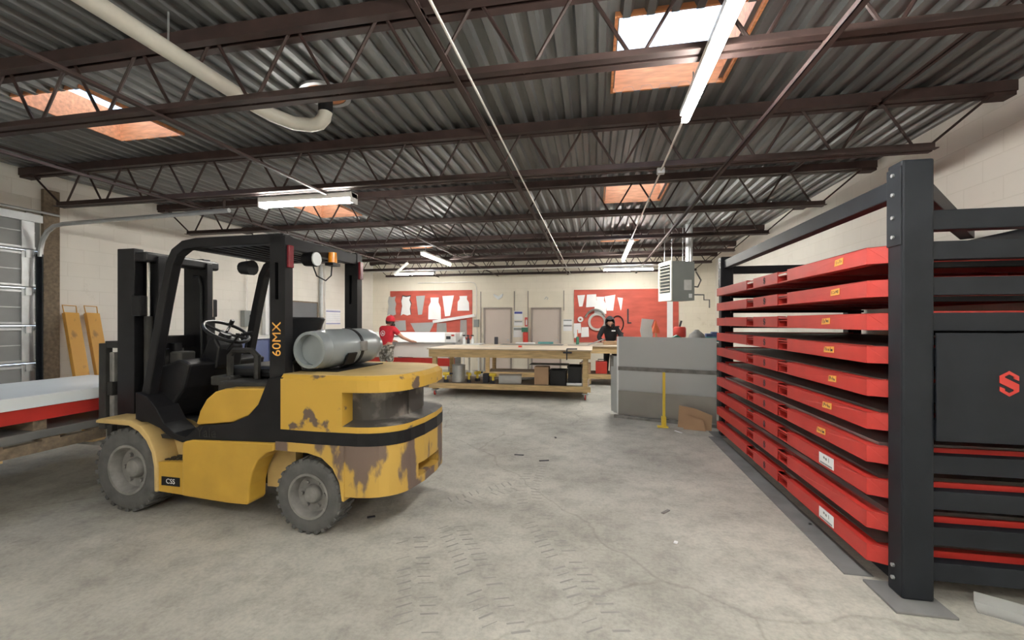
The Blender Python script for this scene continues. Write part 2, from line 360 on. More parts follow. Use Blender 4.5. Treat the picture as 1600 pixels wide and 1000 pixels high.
# galvanised sprinkler or power conduits
def pipe(name, pts, r, m, label, cat='conduit', n=8):
    return tag(MB().path(pts, r, n).build(name, m, smooth=True), label, cat)
pipe('conduit', [(-.74, YF + .1, ZB - .012), (-.74, YB - .05, ZB - .012)], .008, 'conduit', 'bright thin conduit fixed along the dark bridging angle')
pipe('conduit', [(.62, 3.3, ZB - .03), (.62, 7.7, ZB - .03)], .009, 'conduit', 'thin conduit joining the two lengthwise tube lights')
tag(MB().box(.585, 4.31, ZB - .055, .655, 4.37, ZB).build('junction_box', 'galv', bevel=.004), 'small metal junction box under a joist chord', 'junction box')
pipe('conduit', [(-6.9, 11.35, 2.98), (2.2, 11.35, 2.98)], .016, 'conduit', 'pale pipe crossing the room under the far joists')
# white drain pipe with roof vent
dp = empty('drain_pipe', (-2.70, 0, 3.3), 0, 'fat off-white plastic pipe ending in an elbow under a round roof drain', 'pipe')
MB().path([(0, YF + .05, 0), (0, 3.05, -.0)], .055, 14).build('pipe_run', 'pvc', dp, True)
MB().path([(0, 3.0, 0), (.04, 3.15, -.015), (.14, 3.3, -.03), (.26, 3.36, -.03), (.34, 3.36, -.02), (.385, 3.36, .02), (.40, 3.36, .08)], .058, 14).build('elbow', 'pvc', dp, True)
MB().tube((.40, 3.36, .07), (.40, 3.36, .19), .06, 16).build('coupling', 'black_plastic', dp, True)
MB().lathe([(.06, .19), (.12, .2), (.17, .225), (.17, .24)], (.40, 3.36, 0), (0, 0, 1), 20).build('drain_bowl', 'plywood_dark', dp, True)
MB().lathe([(.17, .215), (.21, .215), (.21, .235), (.17, .235), (.17, .215)], (.40, 3.36, 0), (0, 0, 1), 20).build('clamp_ring', 'galv', dp, True)
for yy in (1.5, 2.3):
    MB().path([(0, yy, .06), (0, yy, .25)], .006, 6).build('hanger_rod', 'galv', dp)

# fluorescent fixtures
def tube_light(loc, length, along, label, rz=0, bare=False, tilt=0, name='strip_light'):
    r = empty(name, loc, (0 if along == 'x' else PI / 2) + rz, label, 'light', 'fluorescent strip lights'); h = length / 2
    r.rotation_euler[1] = tilt
    if not bare:
        MB().box(-h, -.065, .035, h, .065, .10).build('housing', 'white_enamel', r, bevel=.008)
        MB().box(-h, -.07, -.02, -h + .02, .07, .10).build('end_cap', 'white_enamel', r, bevel=.004); MB().box(h - .02, -.07, -.02, h, .07, .10).build('end_cap', 'white_enamel', r, bevel=.004)
        for s in (-.035, .035): MB().tube((-h + .02, s, .012), (h - .02, s, .012), .016, 10).build('lamp_tube', 'tube_glow', r, True)
    else:
        MB().box(-h, -.04, .03, h, .04, .07).build('housing', 'white_enamel', r, bevel=.005)
        MB().tube((-h, 0, .005), (h, 0, .005), .026, 12).build('lamp_tube', 'tube_glow', r, True)
    if not tilt:
        for s in (-.8, .8): MB().tube((h * s, 0, .07), (h * s, 0, .07 + (.13 if bare else .1)), .005, 6).build('hanger_rod', 'galv', r)
    return r
tube_light((.62, 1.98, 2.96), 2.4, 'y', 'long bare tube light beside the near right skylight', bare=True)
tube_light((.62, 8.9, 2.93), 2.3, 'y', 'bare tube light running lengthwise in front of the heater', bare=True)
tube_light((-3.32, 4.5, 2.93), 1.22, 'x', 'two-tube strip light hung above the forklift')
tube_light((-3.46, 9.1, 2.93), 1.7, 'y', 'bare lengthwise tube light above the red-shirted worker', bare=True)
tube_light((-5.15, 11.75, 2.93), 1.22, 'x', 'strip light in front of the torn metal templates board')
tube_light((.86, 11.85, 2.93), 1.3, 'x', 'strip light beside the unit heater')
tube_light((-3.3, -.6, 2.93), 1.22, 'x', 'strip light near the front wall on the forklift side', name='strip_light_left_offscreen')
tube_light((-.9, -2.0, 2.93), 2.4, 'y', 'bare tube light beside the front wall', bare=True, name='tube_light_middle_offscreen')
tube_light((2.1, -.6, 2.93), 1.22, 'x', 'strip light near the front wall on the rack side', name='strip_light_right_offscreen')
hl = empty('loose_reflector', (-4.62, 9.74, 2.83), 0, 'tilted white light reflector hanging loose among the joists', 'light')
MB().box(-.22, -.06, 0, .22, .06, .03, Matrix.Rotation(math.radians(-38), 4, 'Y')).build('reflector', 'white_enamel', hl, bevel=.005)
MB().tube((.16, 0, .13), (.16, 0, .24), .004, 6).build('hanger_rod', 'galv', hl)

# ------------------------------------------------------------------ left wall: roll-up door, jamb, track
dr = empty('door_1', (XL, 1.45, 0)); struct(dr, 'grey sectional overhead door with horizontal ribs')
for k in range(6):
    z = k * .5
    p = MB().box(-.06, -.10, z + .004, -.02, 3.12, z + .496).build('door_panel', 'door_slat', dr)
    MB().box(-.02, 0, z + .02, .0, 3.0, z + .05).box(-.02, 0, z + .44, 0, 3.0, z + .47).box(-.02, 0, z + .235, -.012, 3.0, z + .25).build('stiffener_rib', 'galv', p, bevel=.003)
    MB().box(-.02, 2.85, z + .02, .005, 2.98, z + .48).build('end_stile', 'galv', p)
    MB().box(0, 2.88, z + .40, .03, 2.96, z + .50).tube((.015, 2.95, z + .45), (.015, 3.02, z + .45), .022, 8).build('roller_hinge', 'galv', p)
struct(MB().box(XL, 4.5, 0, XL + .05, 4.68, 3.35).build('trim_20', 'old_wood', bevel=.004), 'brown timber jamb beside the overhead door')
dt = empty('door_track', (XL + .06, 4.44, 0), 0, 'galvanised overhead door track curving from the jamb out over the floor', 'door track')
MB().box(0, 0, .05, .06, .012, 2.45).box(0, -.03, .05, .012, .0, 2.45).build('vertical_track', 'rack_dark', dt)
MB().path([(.03, 0, 2.42), (.035, 0, 2.52), (.07, 0, 2.64), (.15, 0, 2.75), (.27, 0, 2.82), (.42, 0, 2.84), (2.95, .02, 2.90)], .028, 8).build('curved_track', 'galv', dt, True)
MB().path([(2.88, .02, 2.90), (2.88, .02, 3.06)], .014, 6).box(2.78, -.02, 3.03, 2.98, .06, 3.06).build('hanger_bracket', 'joist_paint', dt)
pipe('spring_shaft', [(XL + .16, 1.3, 3.0), (XL + .16, 4.6, 3.0)], .016, 'galv', 'round shaft above the overhead door', 'shaft')
struct(MB().box(XL, 1.4, 2.88, XL + .04, 4.5, 2.98).build('trim_21', 'galv'), 'metal header angle over the overhead door')

# fork extensions leaning on the left wall
for k, y in enumerate((4.62, 4.88)):
    fe = empty('fork_extension', (XL + .60, y + .06, 0), 0, ('yellow steel fork extension leaning on the wall nearer the jamb', 'yellow steel fork extension leaning on the wall beside its twin')[k], 'fork extension')
    ang = math.atan2(.52, 1.75); M = Matrix.Rotation(-ang, 4, 'Y')
    M2 = M @ Matrix.Rotation(-.05, 4, 'X')
    MB().box(-.03, -.085, 0.02, .03, .085, 1.75, M2).build('sleeve', 'fork_orange', fe, bevel=.006)
    MB().path([M2 @ Vector((0, -.075, 1.74)), M2 @ Vector((0, -.08, 1.86)), M2 @ Vector((0, .08, 1.86)), M2 @ Vector((0, .075, 1.74))], .007, 6).build('loop_handle', 'fork_orange', fe)
# things fixed to the left wall
def wall_box_left(name, y0, y1, z0, z1, t, m, label, cat, bevel=.006):
    return tag(MB().box(XL, y0, z0, XL + t, y1, z1).build(name, m, bevel=bevel), label, cat)
sw = empty('switch_box', (XL, 7.94, 1.62), 0, 'grey electrical switch box on the left wall', 'switch box')
MB().box(0, -.11, -.17, .11, .11, .17).build('enclosure', 'heater_grey', sw, bevel=.006)
MB().box(.11, .02, -.06, .14, .06, .08).build('switch_lever', 'ink', sw, bevel=.004)
MB().path([(.05, 0, .17), (.05, 0, 1.7)], .013, 6).build('conduit_riser', 'conduit', sw); MB().path([(.05, 0, -.17), (.05, 0, -1.5)], .013, 6).build('conduit_drop', 'conduit', sw)
wb = empty('notice_board', (XL, 9.75, 1.72), 0, 'dark grey framed board on the left wall behind the seat', 'board')
MB().box(0, -.6, -.33, .02, .6, .33).build('board_face', 'board_grey', wb)
MB().box(0, -.63, .33, .03, .63, .36).box(0, -.63, -.36, .03, .63, -.33).box(0, -.63, -.33, .03, -.6, .33).box(0, .6, -.33, .03, .63, .33).build('board_frame', 'old_wood', wb)
pl = empty('wall_planner', (XL, 11.1, 1.69), 0, 'white wall planner sheet with blue lines on the left wall', 'planner')
MB().box(0, -.34, -.22, .012, .34, .22).build('sheet', 'paper', pl)
gl = MB()
for k in range(8): gl.box(.012, -.34, -.2 + k * .055, .014, .34, -.197 + k * .055)
gl.box(.012, -.34, .15, .015, .34, .17).box(.012, -.34, -.2, .015, .34, -.18).build('printed_lines', 'blue_ink', pl)
for k, (y, r, m, lb) in enumerate([(8.9, .035, 'pvc', 'cream riser pipe on the left wall'), (10.46, .05, 'galv', 'galvanised duct pipe between board and planner'), (10.62, .02, 'conduit', 'slim conduit next to the galvanised duct pipe')]):
    pipe('riser_pipe', [(XL + .07, y, .1), (XL + .07, y, 3.4)], r, m, lb, 'pipe')
for k in range(3):
    tag(MB().box(XL + .03 + .0 * k, 8.40 + k * .13, .0, XL + .12, 8.50 + k * .13, 2.7 - .12 * k).build('long_carton', 'white_plastic', bevel=.004), ('tallest white lamp carton standing against the left wall', 'middle-height white lamp carton between two others at the left wall', 'shortest white lamp carton standing against the left wall')[k], 'carton', 'white cartons leaning by the switch box')
cab = empty('blue_cabinet', (-6.75, 7.2, 0), 0, 'low dark blue cabinet against the left wall behind the forklift', 'cabinet')
MB().box(-.45, -1.1, 0, .3, 1.1, 1.22).build('body', 'blue_grey', cab, bevel=.01)
MB().box(-.5, -1.15, 1.22, .35, 1.15, 1.26).build('top', 'white_enamel', cab, bevel=.006)
for k in range(3): d = MB().box(.3, -1.07 + k * .72, .08, .32, -.4 + k * .72, 1.18).build('door', 'blue_grey', cab, bevel=.005); MB().box(.32, -.52 + k * .72, .6, .335, -.49 + k * .72, .75).build('handle', 'chrome', d)
# ================================================================== sheet rack on the right
RX0, RX1, RY0, RY1, RH = 1.67, 3.34, 2.75, 6.36, 2.45
rk = empty('sheet_rack', (RX0, RY0, 0), 0, 'tall dark steel rack holding ten red sheet trays', 'rack')
PW = .155; PY = .125; LX = RX1 - RX0; LY = RY1 - RY0
for (x, y) in ((0, 0), (0, LY - PY), (LX - PW, 0), (LX - PW, LY - PY)):
    p = MB().box(x, y, .012, x + PW, y + PY, RH if y == 0 else RH - .02).build('post', 'rack_dark', rk, bevel=.012)
    s = -1 if y == 0 else 1
    MB().box(x - .1, y - (.12 if y == 0 else .05), 0, x + PW + .03, y + PY + (.05 if y == 0 else .12), .014).build('base_plate', 'strip_grey', p, bevel=.003)
    MB().box(x - .006, y + .004, 1.98, x, y + PY - .004, RH - .03).build('splice_plate', 'rack_dark', p, bevel=.002)
    if x == 0:
        for z in (.17, .10, 2.03, 2.14, 2.27, 2.38):
            MB().tube((x - .004, y + .062, z), (x - .016, y + .062, z), .011, 6).build('bolt', 'galv', p)
MB().box(.03, PY, 2.27, .12, LY - PY, 2.38).build('top_beam', 'rack_dark', rk, bevel=.006)
MB().box(LX - .12, PY, 2.17, LX - .03, LY - PY, 2.27).build('top_beam', 'rack_dark', rk, bevel=.006)
MB().box(PW, .03, 2.06, LX - PW, .11, 2.17).build('end_beam', 'rack_dark', rk, bevel=.006)
MB().box(PW, LY - .11, 2.2, LX - PW, LY - .03, 2.3).build('end_beam', 'rack_dark', rk, bevel=.006)
a = math.atan2(LX - PW - .1, 1.62); Lb = math.hypot(LX - PW - .1, 1.62)
MB().box(-.045, 0, 2.28, .045, Lb, 2.38, Matrix.Translation((PW - .02, PW - .04, 0)) @ Matrix.Rotation(-a, 4, 'Z')).build('diagonal_brace', 'rack_dark', rk, bevel=.005)
MB().box(.06, PY, .02, .10, LY - PY, .10).build('floor_rail', 'rack_dark', rk)
MB().box(LX - .1, PY, .02, LX - .06, LY - PY, .10).build('floor_rail', 'rack_dark', rk)
for z in (2.03,):
    MB().box(PW, .12, z, PW + .06, .125, z + .06).tube((PW + .03, .12, z + .03), (PW + .03, .108, z + .03), .008, 6).build('corner_bracket', 'rack_dark', rk)
NT = 10; TZ = [2.0 - .197 * i for i in range(NT)]
for t in TZ:
    for y in (.02, LY - .09):
        MB().box(PW, y, t - .105, LX - PW, y + .07, t - .005).build('side_channel', 'rack_dark', rk, bevel=.003)
    for y in (.14, LY - .26):
        MB().box(.09, y, t - .135, LX - .05, y + .06, t - .106).build('tray_support', 'rack_dark', rk)
pn = MB().box(PW, -.012, .90, LX - PW, -.002, 1.49).build('sign_panel', 'rack_dark', rk, bevel=.002)
sm = MB()
for poly in S_POLYS: sm.prism([(.44 + p[0] * .085, 1.155 + p[1] * .135) for p in poly], 'y', -.016, -.012)
sm.build('logo', 'red_steel', pn)
# floor strip in front of the rack
tag(MB().box(1.50, 2.98, 0, 1.66, 6.2, .006).build('floor_strip', 'strip_grey'), 'dark flat strip on the floor along the rack front', 'floor strip')

# pen marks on the tape tags: too blurred in the photo to read, so only the strokes that show (centre, centre, width, height)
INK = [[(.25, .60, .05, .20), (.25, .35, .06, .20), (.47, .42, .10, .16), (.68, .55, .06, .5), (.85, .5, .06, .3)],
       [(.18, .45, .04, .5), (.34, .62, .06, .14), (.34, .32, .07, .14), (.51, .42, .06, .36), (.68, .55, .10, .32), (.84, .52, .08, .5)],
       [(.14, .5, .03, .7), (.27, .5, .05, .7), (.43, .42, .07, .4), (.58, .68, .05, .4), (.68, .5, .12, .32), (.82, .5, .07, .36)],
       [(.12, .6, .03, .6), (.26, .52, .06, .5), (.38, .45, .06, .32), (.54, .45, .08, .32), (.70, .55, .02, .7), (.82, .45, .18, .32)],
       [(.18, .5, .05, .6), (.30, .62, .07, .4), (.44, .48, .06, .32), (.60, .6, .05, .4), (.68, .42, .07, .32), (.82, .4, .08, .28)]]
INK += [INK[4], INK[3]]
def tray(i, t):
    lab = ['topmost red steel tray with an orange tape tag under the rack top', 'second red steel tray below the rack top with orange tag', 'red tray third from the rack top with orange tag', 'red tray fourth from the rack top, long orange tag', 'red tray fifth from the rack top, small orange tag', 'red tray sixth from the rack top, tag slanting', 'red tray seventh from the rack top holding a bright sheet', 'red tray eighth from the rack top with white printed label', 'red tray ninth from the rack top, without any label', 'lowest red tray by the floor with white printed label'][i]
    r = empty('sheet_tray', (1.60, 2.88, t - .105), 0, lab, 'tray'); r['group'] = 'red trays in the sheet rack'
    Ht = .10; L = 3.30
    segs = [(.06, 1.15), (1.35, 1.95), (2.15, 3.30)]
    for k, (a, b) in enumerate(segs):
        m = MB()
        m.box(0, a, 0, .006, b, Ht).box(.006, a, Ht - .006, .07, b, Ht).box(.006, a, 0, .07, b, .006)
        if k == 0: m.prism([(0, a), (.10, 0.005), (.10, .012), (.006, a + .006)], 'z', 0, Ht).prism([(0.006, a), (.10, .005), (.10, a)], 'z', Ht - .006, Ht)
        f = m.build('front_rail', 'red_steel', r, bevel=.002)
        if k == 1:
            q = MB()
            for poly in S_POLYS: q.prism([(1.65 + (.5 - p[0]) * .045, .018 + p[1] * .068) for p in poly], 'x', -.002, .0)
            q.build('logo_mark', 'ink', f)  # dark S laid on the rail face, nothing cut through
    for (a, b) in ((1.15, 1.35), (1.95, 2.15)):
        q = MB().box(.012, a, Ht - .042, 1.56, b, Ht - .036).box(.012, a, .0, 1.56, b, .006).box(.012, a - .004, 0, 1.56, a, Ht - .036).box(.012, b, 0, 1.56, b + .004, Ht - .036).build('fork_pocket', 'red_steel', r)
        MB().box(.006, a, Ht - .024, .012, b, Ht - .012).box(.006, a, 0, .012, b, .010).build('pocket_lip', 'red_steel', q)
    MB().box(.07, .03, Ht - .03, 1.58, L - .03, Ht - .02).build('deck_plate', 'red_steel', r)
    MB().box(.10, .012, .0, 1.6, .03, Ht + .012).box(.1, L - .03, 0, 1.6, L - .012, Ht + .012).box(1.58, .03, 0, 1.6, L - .03, Ht).build('rim_rail', 'red_steel', r)
    for y in (.7, 1.7, 2.7): MB().box(.07, y, 0, 1.58, y + .06, Ht - .03).build('cross_bearer', 'red_steel', r)
    if i < 7:
        ty = [.31, .35, .47, .42, .39, .45, .53][i]; tl = [.10, .11, .11, .13, .10, .12, .12][i]
        tp = MB().prism([(ty, .035), (ty + tl, .03), (ty + tl - .01, .072), (ty - .004, .078)], 'x', -.003, -.0005).build('tape_tag', 'orange_tape', r)
        q = MB()
        for (f, g_, w_, h_) in INK[i]:
            yc = ty + tl * (1 - f); zc = .032 + .044 * g_
            q.box(-.0036, yc - tl * w_ / 2, zc - .022 * h_, -.003, yc + tl * w_ / 2, zc + .022 * h_)
        q.build('handwriting', 'ink', tp)['kind'] = 'stuff'
    if i in (7, 9):
        lp = MB().box(-.004, .42, .018, -.0005, .61, .094).build('paper_label', 'paper', r)
        q = MB()
        for (f, g_, w_, h_) in ((.36, .70, .10, .20), (.51, .64, .11, .22), (.69, .66, .03, .38)):
            yc = .61 - .19 * f; zc = .018 + .076 * g_
            q.box(-.0048, yc - .19 * w_ / 2, zc - .038 * h_, -.004, yc + .19 * w_ / 2, zc + .038 * h_)
        q.build('print', 'heater_grey', lp)['kind'] = 'stuff'
        MB().box(-.0048, .435, .03, -.004, .595, .033).box(-.0048, .435, .024, -.004, .595, .027).build('fine_print', 'ink', lp)
    return r
SH = {i_: 'steel_sheet' if i_ in (2, 6, 8) else 'raw_steel' for i_ in range(1, 10)}
SL = {1: 'grey', 2: 'light', 3: 'grey', 4: 'grey', 5: 'grey', 6: 'bright', 7: 'grey', 8: 'dull silver', 9: 'grey'}
ORD = ['topmost', 'second', 'third', 'fourth', 'fifth', 'sixth', 'seventh', 'eighth', 'ninth', 'lowest']
for i, t in enumerate(TZ):
    tray(i, t)
    if i in SH:
        tag(MB().box(1.675 + .02 * (i % 3), 2.96 + .05 * (i % 2), t - .0245, 3.1, 6.05, t - .004 + (.012 if i in (6, 8) else 0)).build('metal_sheet', SH[i]), '%s sheet metal stack lying in the %s red tray' % (SL[i], ORD[i]), 'sheet metal')
# scrap on the floor right of the near post
sc = empty('scrap_offcut', (2.0, 2.72, 0), -.5, 'bent grey metal offcut on the floor beside the near rack post', 'scrap')
MB().box(0, 0, 0, .5, .12, .004).box(0, .116, 0, .5, .12, .06).build('bent_strip', 'steel_sheet', sc)
tag(MB().box(2.55, 2.56, 0, 3.05, 2.72, .008, None).build('scrap_sheet', 'galv'), 'flat pale metal scrap under the rack end', 'scrap')
tag(MB().box(2.45, 2.84, 0, 2.95, 3.0, .03).build('wood_offcut', 'plywood_dark', bevel=.003), 'reddish brown wood offcut under the rack end', 'scrap')

# ================================================================== forklift (local x: rearwards from front axle, y: across, z: up)
FK = empty('forklift', (-3.736, 3.40, 0), math.radians(-2.0), 'yellow and black propane forklift with dusty scraped counterweight', 'forklift')
def fb(mb, name, m, parent=FK, **k): return mb.build(name, m, parent, **k)
# wheels
def wheel(x, y, R, wdt, side, rimR, steer=0):
    w = empty('wheel', (x, y, R)); w.parent = FK; w.rotation_euler = (0, 0, steer)
    h = wdt / 2; o = (0, 0, 0); ax = (0, side, 0)
    MB().lathe([(rimR, -h * .85), (R * .80, -h), (R * .93, -h * .93), (R * .97, -h * .8), (R * .97, h * .8), (R * .93, h * .93), (R * .90, h * .98), (R * .80, h), (R * .74, h * .96), (R * .70, h), (rimR * 1.03, h * .92), (rimR, h * .8), (rimR, -h * .85)], o, ax, 40).build('tire', 'rubber', w, smooth=True)
    lg = MB(); nl = 26
    for k in range(nl):
        for sd in (-1, 1):
            a = 2 * PI * (k + (.5 if sd > 0 else 0)) / nl
            M = Matrix.Rotation(a, 4, 'Y')
            lg.box(-.017 * R / .3, min(sd * h * .08, sd * h * .98), R * .90, .017 * R / .3, max(sd * h * .08, sd * h * .98), R * 1.0, M)
    t = lg.build('tread_lugs', 'rubber', w, bevel=.004, seg=1)
    MB().lathe([(rimR * 1.02, h * .80), (rimR * 1.02, h * .97), (rimR * .92, h * .97), (rimR * .86, h * .72), (rimR * .80, h * .25), (rimR * .42, h * .18), (rimR * .40, h * .45), (rimR * .33, h * .58), (0.0, h * .60)], o, ax, 32, False).build('rim', 'rim', w, smooth=True)
    nb = MB()
    for k in range(6):
        a = 2 * PI * k / 6; px, pz = math.cos(a) * rimR * .58, math.sin(a) * rimR * .58
        nb.tube((px, side * h * .18, pz), (px, side * h * .42, pz), rimR * .085, 6)
    nb.build('wheel_nuts', 'rim', w)
    return w
for s in (-1, 1):
    wheel(0, s * .445, .340, .22, s, .20)
    wheel(1.70, s * .46, .275, .18, s, .165, 0)
fb(MB().tube((0, -.36, .335), (0, .36, .335), .10, 12).tube((1.7, -.4, .275), (1.7, .4, .275), .06, 12), 'axles', 'fl_black_dusty')
fb(MB().box(-.20, -.33, .25, 1.45, .33, .62).box(1.35, -.30, .30, 2.2, .30, .62), 'chassis', 'fl_black_dusty')
for s in (-1, 1):
    def Y(a, b): return (min(s * a, s * b), max(s * a, s * b))
    y0, y1 = Y(.30, .575)
    fb(MB().prism([(-.30, .735), (-.26, .752), (.06, .752), (.17, .715), (.26, .63), (.32, .52), (.345, .40), (.345, .20), (.315, .20), (.31, .40), (.285, .51), (.23, .60), (.15, .67), (.05, .71), (-.30, .715)], 'y', y0, y1), 'front_fender', 'yellow_dusty', bevel=.008)
    # inner fender that rises into the footwell side
    y0, y1 = Y(.24, .40)
    fb(MB().prism([(.05, .74), (.30, .70), (.56, .60), (.60, .47), (.345, .43), (.30, .55), (.18, .68)], 'y', y0, y1), 'step_riser', 'yellow_dusty', bevel=.01)
    y0, y1 = Y(.26, .56)
    st = fb(MB().prism([(.335, .20), (.335, .435), (.60, .455), (.60, .19)], 'y', y0, y1), 'step', 'yellow', bevel=.006)
    tr = MB()
    for a in range(6):
        for c in range(4): tr.box(.352 + a * .038, min(s * (.34 + c * .05), s * (.37 + c * .05)), .437 + a * .0026, .375 + a * .038, max(s * (.34 + c * .05), s * (.37 + c * .05)), .448 + a * .0026)
    tr.build('step_tread', 'fl_black_dusty', st)
    y0, y1 = Y(.40, .57)
    fb(MB().prism([(.585, .19), (.585, .585), (.60, .615), (.68, .632), (1.43, .655), (1.43, .598), (1.36, .575), (1.29, .52), (1.24, .43), (1.21, .32), (1.205, .20), (1.19, .175), (1.0, .172)], 'y', y0, y1), 'side_panel', 'yellow', bevel=.012)
    y0, y1 = Y(.36, .55)
    fb(MB().prism([(.09, .98), (.20, .95), (.30, .86), (.38, .74), (.48, .67), (.60, .645), (.72, .742), (1.02, .775), (1.18, .84), (1.27, .93), (1.33, 1.06), (1.36, 1.13), (1.49, 1.14), (1.49, .655), (.66, .63), (.56, .60), (.44, .63), (.34, .70), (.22, .74), (.09, .76)], 'y', y0, y1), 'side_frame', 'fl_black', bevel=.006)
    y0, y1 = Y(.30, .545)
    fb(MB().prism([(.69, .748), (.73, .86), (.79, .95), (.87, 1.01), (.97, 1.038), (1.335, 1.052), (1.335, 1.03), (1.28, .93), (1.19, .845), (1.03, .782), (.73, .748)], 'y', y0, y1), 'hood_side', 'yellow', bevel=.012)
    # arch between side panel and counterweight
    y0, y1 = Y(.30, .38)
    fb(MB().box(1.2, y0, .25, 1.46, y1, .60), 'wheel_well', 'yellow_dusty')
dec = fb(MB().box(.375, -.5635, .255, .555, -.5605, .325), 'decal', 'fl_black')
text('CSS', 'decal_lettering', .055, 'paper', face_y(.465, -.5645, .29), None, .0005).parent = dec
yl = text('Yale', 'embossed_name', .11, 'fl_black_dusty', face_y(.80, -.5525, .690), FK, .002)
# floor plate, dash, steering
fb(MB().box(.12, -.48, .60, .85, .48, .63), 'floor_plate', 'fl_black_dusty')
fb(MB().prism([(.06, .74), (.05, 1.02), (.10, 1.16), (.22, 1.20), (.36, 1.24), (.46, 1.20), (.40, 1.0), (.30, .88), (.22, .74)], 'y', -.40, .40), 'dashboard', 'fl_black', bevel=.02)
fb(MB().prism([(.33, 1.05), (.30, 1.24), (.37, 1.39), (.44, 1.42), (.50, 1.33), (.47, 1.15)], 'y', -.16, .10), 'column_shroud', 'fl_black', bevel=.02)
fb(MB().box(.22, -.38, 1.18, .34, -.24, 1.30), 'instrument_pod', 'fl_black_dusty', bevel=.015)
swc = Vector((.44, -.03, 1.46)); sd = Vector((.50, 0, .86)).normalized(); a1 = sd.orthogonal().normalized(); c1 = sd.cross(a1)
swh = fb(MB().path([swc + a1 * .185 * math.cos(2 * PI * k / 28) + c1 * .185 * math.sin(2 * PI * k / 28) for k in range(29)], .015, 8), 'steering_wheel', 'black_plastic', smooth=True)
MB().tube(swc - sd * .08, swc - sd * .01, .05, 12).path([swc + a1 * .17, swc - sd * .02, swc - a1 * .17], .012, 6).path([swc, swc + c1 * .17], .012, 6).build('spokes', 'black_plastic', swh)
MB().tube(swc + a1 * .0 + c1 * .17 + sd * .01, swc + c1 * .17 + sd * .06, .02, 8).build('spinner_knob', 'black_plastic', swh)
fb(MB().path([(.52, -.10, 1.30), (.66, -.12, 1.43), (.78, -.14, 1.45)], .009, 6).tube((.74, -.135, 1.445), (.84, -.15, 1.455), .017, 8), 'direction_lever', 'black_plastic')
for k in range(3): fb(MB().path([(.30, .18 + k * .06, 1.15), (.34, .18 + k * .06, 1.40)], .007, 6).tube((.34, .18 + k * .06, 1.38), (.35, .18 + k * .06, 1.44), .018, 8), 'hydraulic_lever', 'black_plastic')
# engine hood and seat
fb(MB().box(.78, -.44, .98, 1.50, .44, 1.075), 'engine_cover', 'fl_black_dusty', bevel=.02)
fb(MB().box(.60, -.34, 1.02, .80, .30, 1.10), 'hood_latch_panel', 'fl_black_dusty', bevel=.015)
se = fb(MB().box(.66, -.25, 1.08, 1.14, .25, 1.18), 'seat_cushion', 'black_plastic', bevel=.045, seg=3)
for s in (-1, 1):
  ar = MB(); ar.path([(.74, s * .28, 1.08), (.74, s * .28, 1.27), (.78, s * .28, 1.31), (.96, s * .28, 1.31), (1.01, s * .28, 1.27), (1.01, s * .28, 1.08)], .026, 8)
  ar.build('hip_restraint', 'fl_black_dusty', se, smooth=True)
sb = MB(); rows = [(1.08, .19, 1.16, .10), (1.25, .195, 1.17, .10), (1.40, .21, 1.18, .105), (1.52, .235, 1.20, .115), (1.575, .255, 1.21, .125), (1.59, .25, 1.21, .11)]
prof = []
for (z, hw, xc, dp_) in rows: prof.append([(xc + dp_ * math.cos(t) * 1.1, hw * math.sin(t), z) for t in [2 * PI * k / 20 for k in range(20)]])
for j in range(len(prof) - 1):
    for k in range(20): sb.quad(prof[j][k], prof[j][(k + 1) % 20], prof[j + 1][(k + 1) % 20], prof[j + 1][k])
sb.quad(*prof[-1]); sb.quad(*prof[0][::-1])
fb(sb, 'seat_back', 'black_plastic', smooth=True)
# counterweight: plan outline, upper body with recess, dark band, lower skirt
def plan(off=0, n=9):
    P = [(1.47, -.55 + off), (1.75, -.555 + off), (1.98, -.545 + off)]
    for k in range(1, n):
        t = k / (n - 1) * PI / 2; P.append((1.98 + (.42 - off) * math.sin(t) ** .8, -(.545 - off) + .30 * (1 - math.cos(t)) ** 1.0))
    P.append((2.42 - off, -.12)); return P
near = plan(); out = near + [(x, -y) for x, y in near[::-1]]
inn = plan(.13); inn_f = inn + [(x, -y) for x, y in inn[::-1]]
up = MB(); rc = MB(); N = len(out); zt, z0 = 1.13, .755
half = len(near)
def zr(k):                       # recess rows for the columns near the rear corners
    kk = k if k < half else N - 1 - k
    return 3 <= kk < half - 1
for k in range(N - 1):
    a, b = out[k], out[k + 1]; kk = k if k < half else N - 2 - k
    if 2 <= k <= N - 4:
        za, zb = .80, 1.045
        ia, ib = inn_f[k], inn_f[k + 1]
        up.quad((*a, z0), (*b, z0), (*b, za), (*a, za)); up.quad((*a, zb), (*b, zb), (*b, zt), (*a, zt))
        rc.quad((*a, za), (*b, za), (*ib, za + .02), (*ia, za + .02)); rc.quad((*a, zb), (*b, zb), (*ib, zb), (*ia, zb)); rc.quad((*ia, za + .02), (*ib, za + .02), (*ib, zb), (*ia, zb))
        if k == 2: up.quad((*a, za), (*a, zb), (*ia, zb), (*ia, za + .02))
        if k == N - 4: rc.quad((*b, za), (*b, zb), (*ib, zb), (*ib, za + .02))
    else:
        up.quad((*a, z0), (*b, z0), (*b, zt), (*a, zt))
up.quad((*out[-1], z0), (*out[0], z0), (*out[0], zt), (*out[-1], zt))
topi = [(x - .03 * (x > 1.6), y * .95) for x, y in out]
for k in range(N): up.quad((*out[k], zt), (*out[(k + 1) % N], zt), (*topi[(k + 1) % N], zt + .03), (*topi[k], zt + .03))
cw = fb(up, 'counterweight', 'yellow_worn')
fb(rc, 'recess', 'dust_recess', cw)
MB().prism(topi, 'z', zt + .028, zt + .034).build('top_cover', 'yellow_dusty', cw)
MB().prism([(x + (.004 if x > 1.6 else 0), y * 1.004) for x, y in out], 'z', .665, .757).build('dark_band', 'fl_black', cw)
lo = MB()
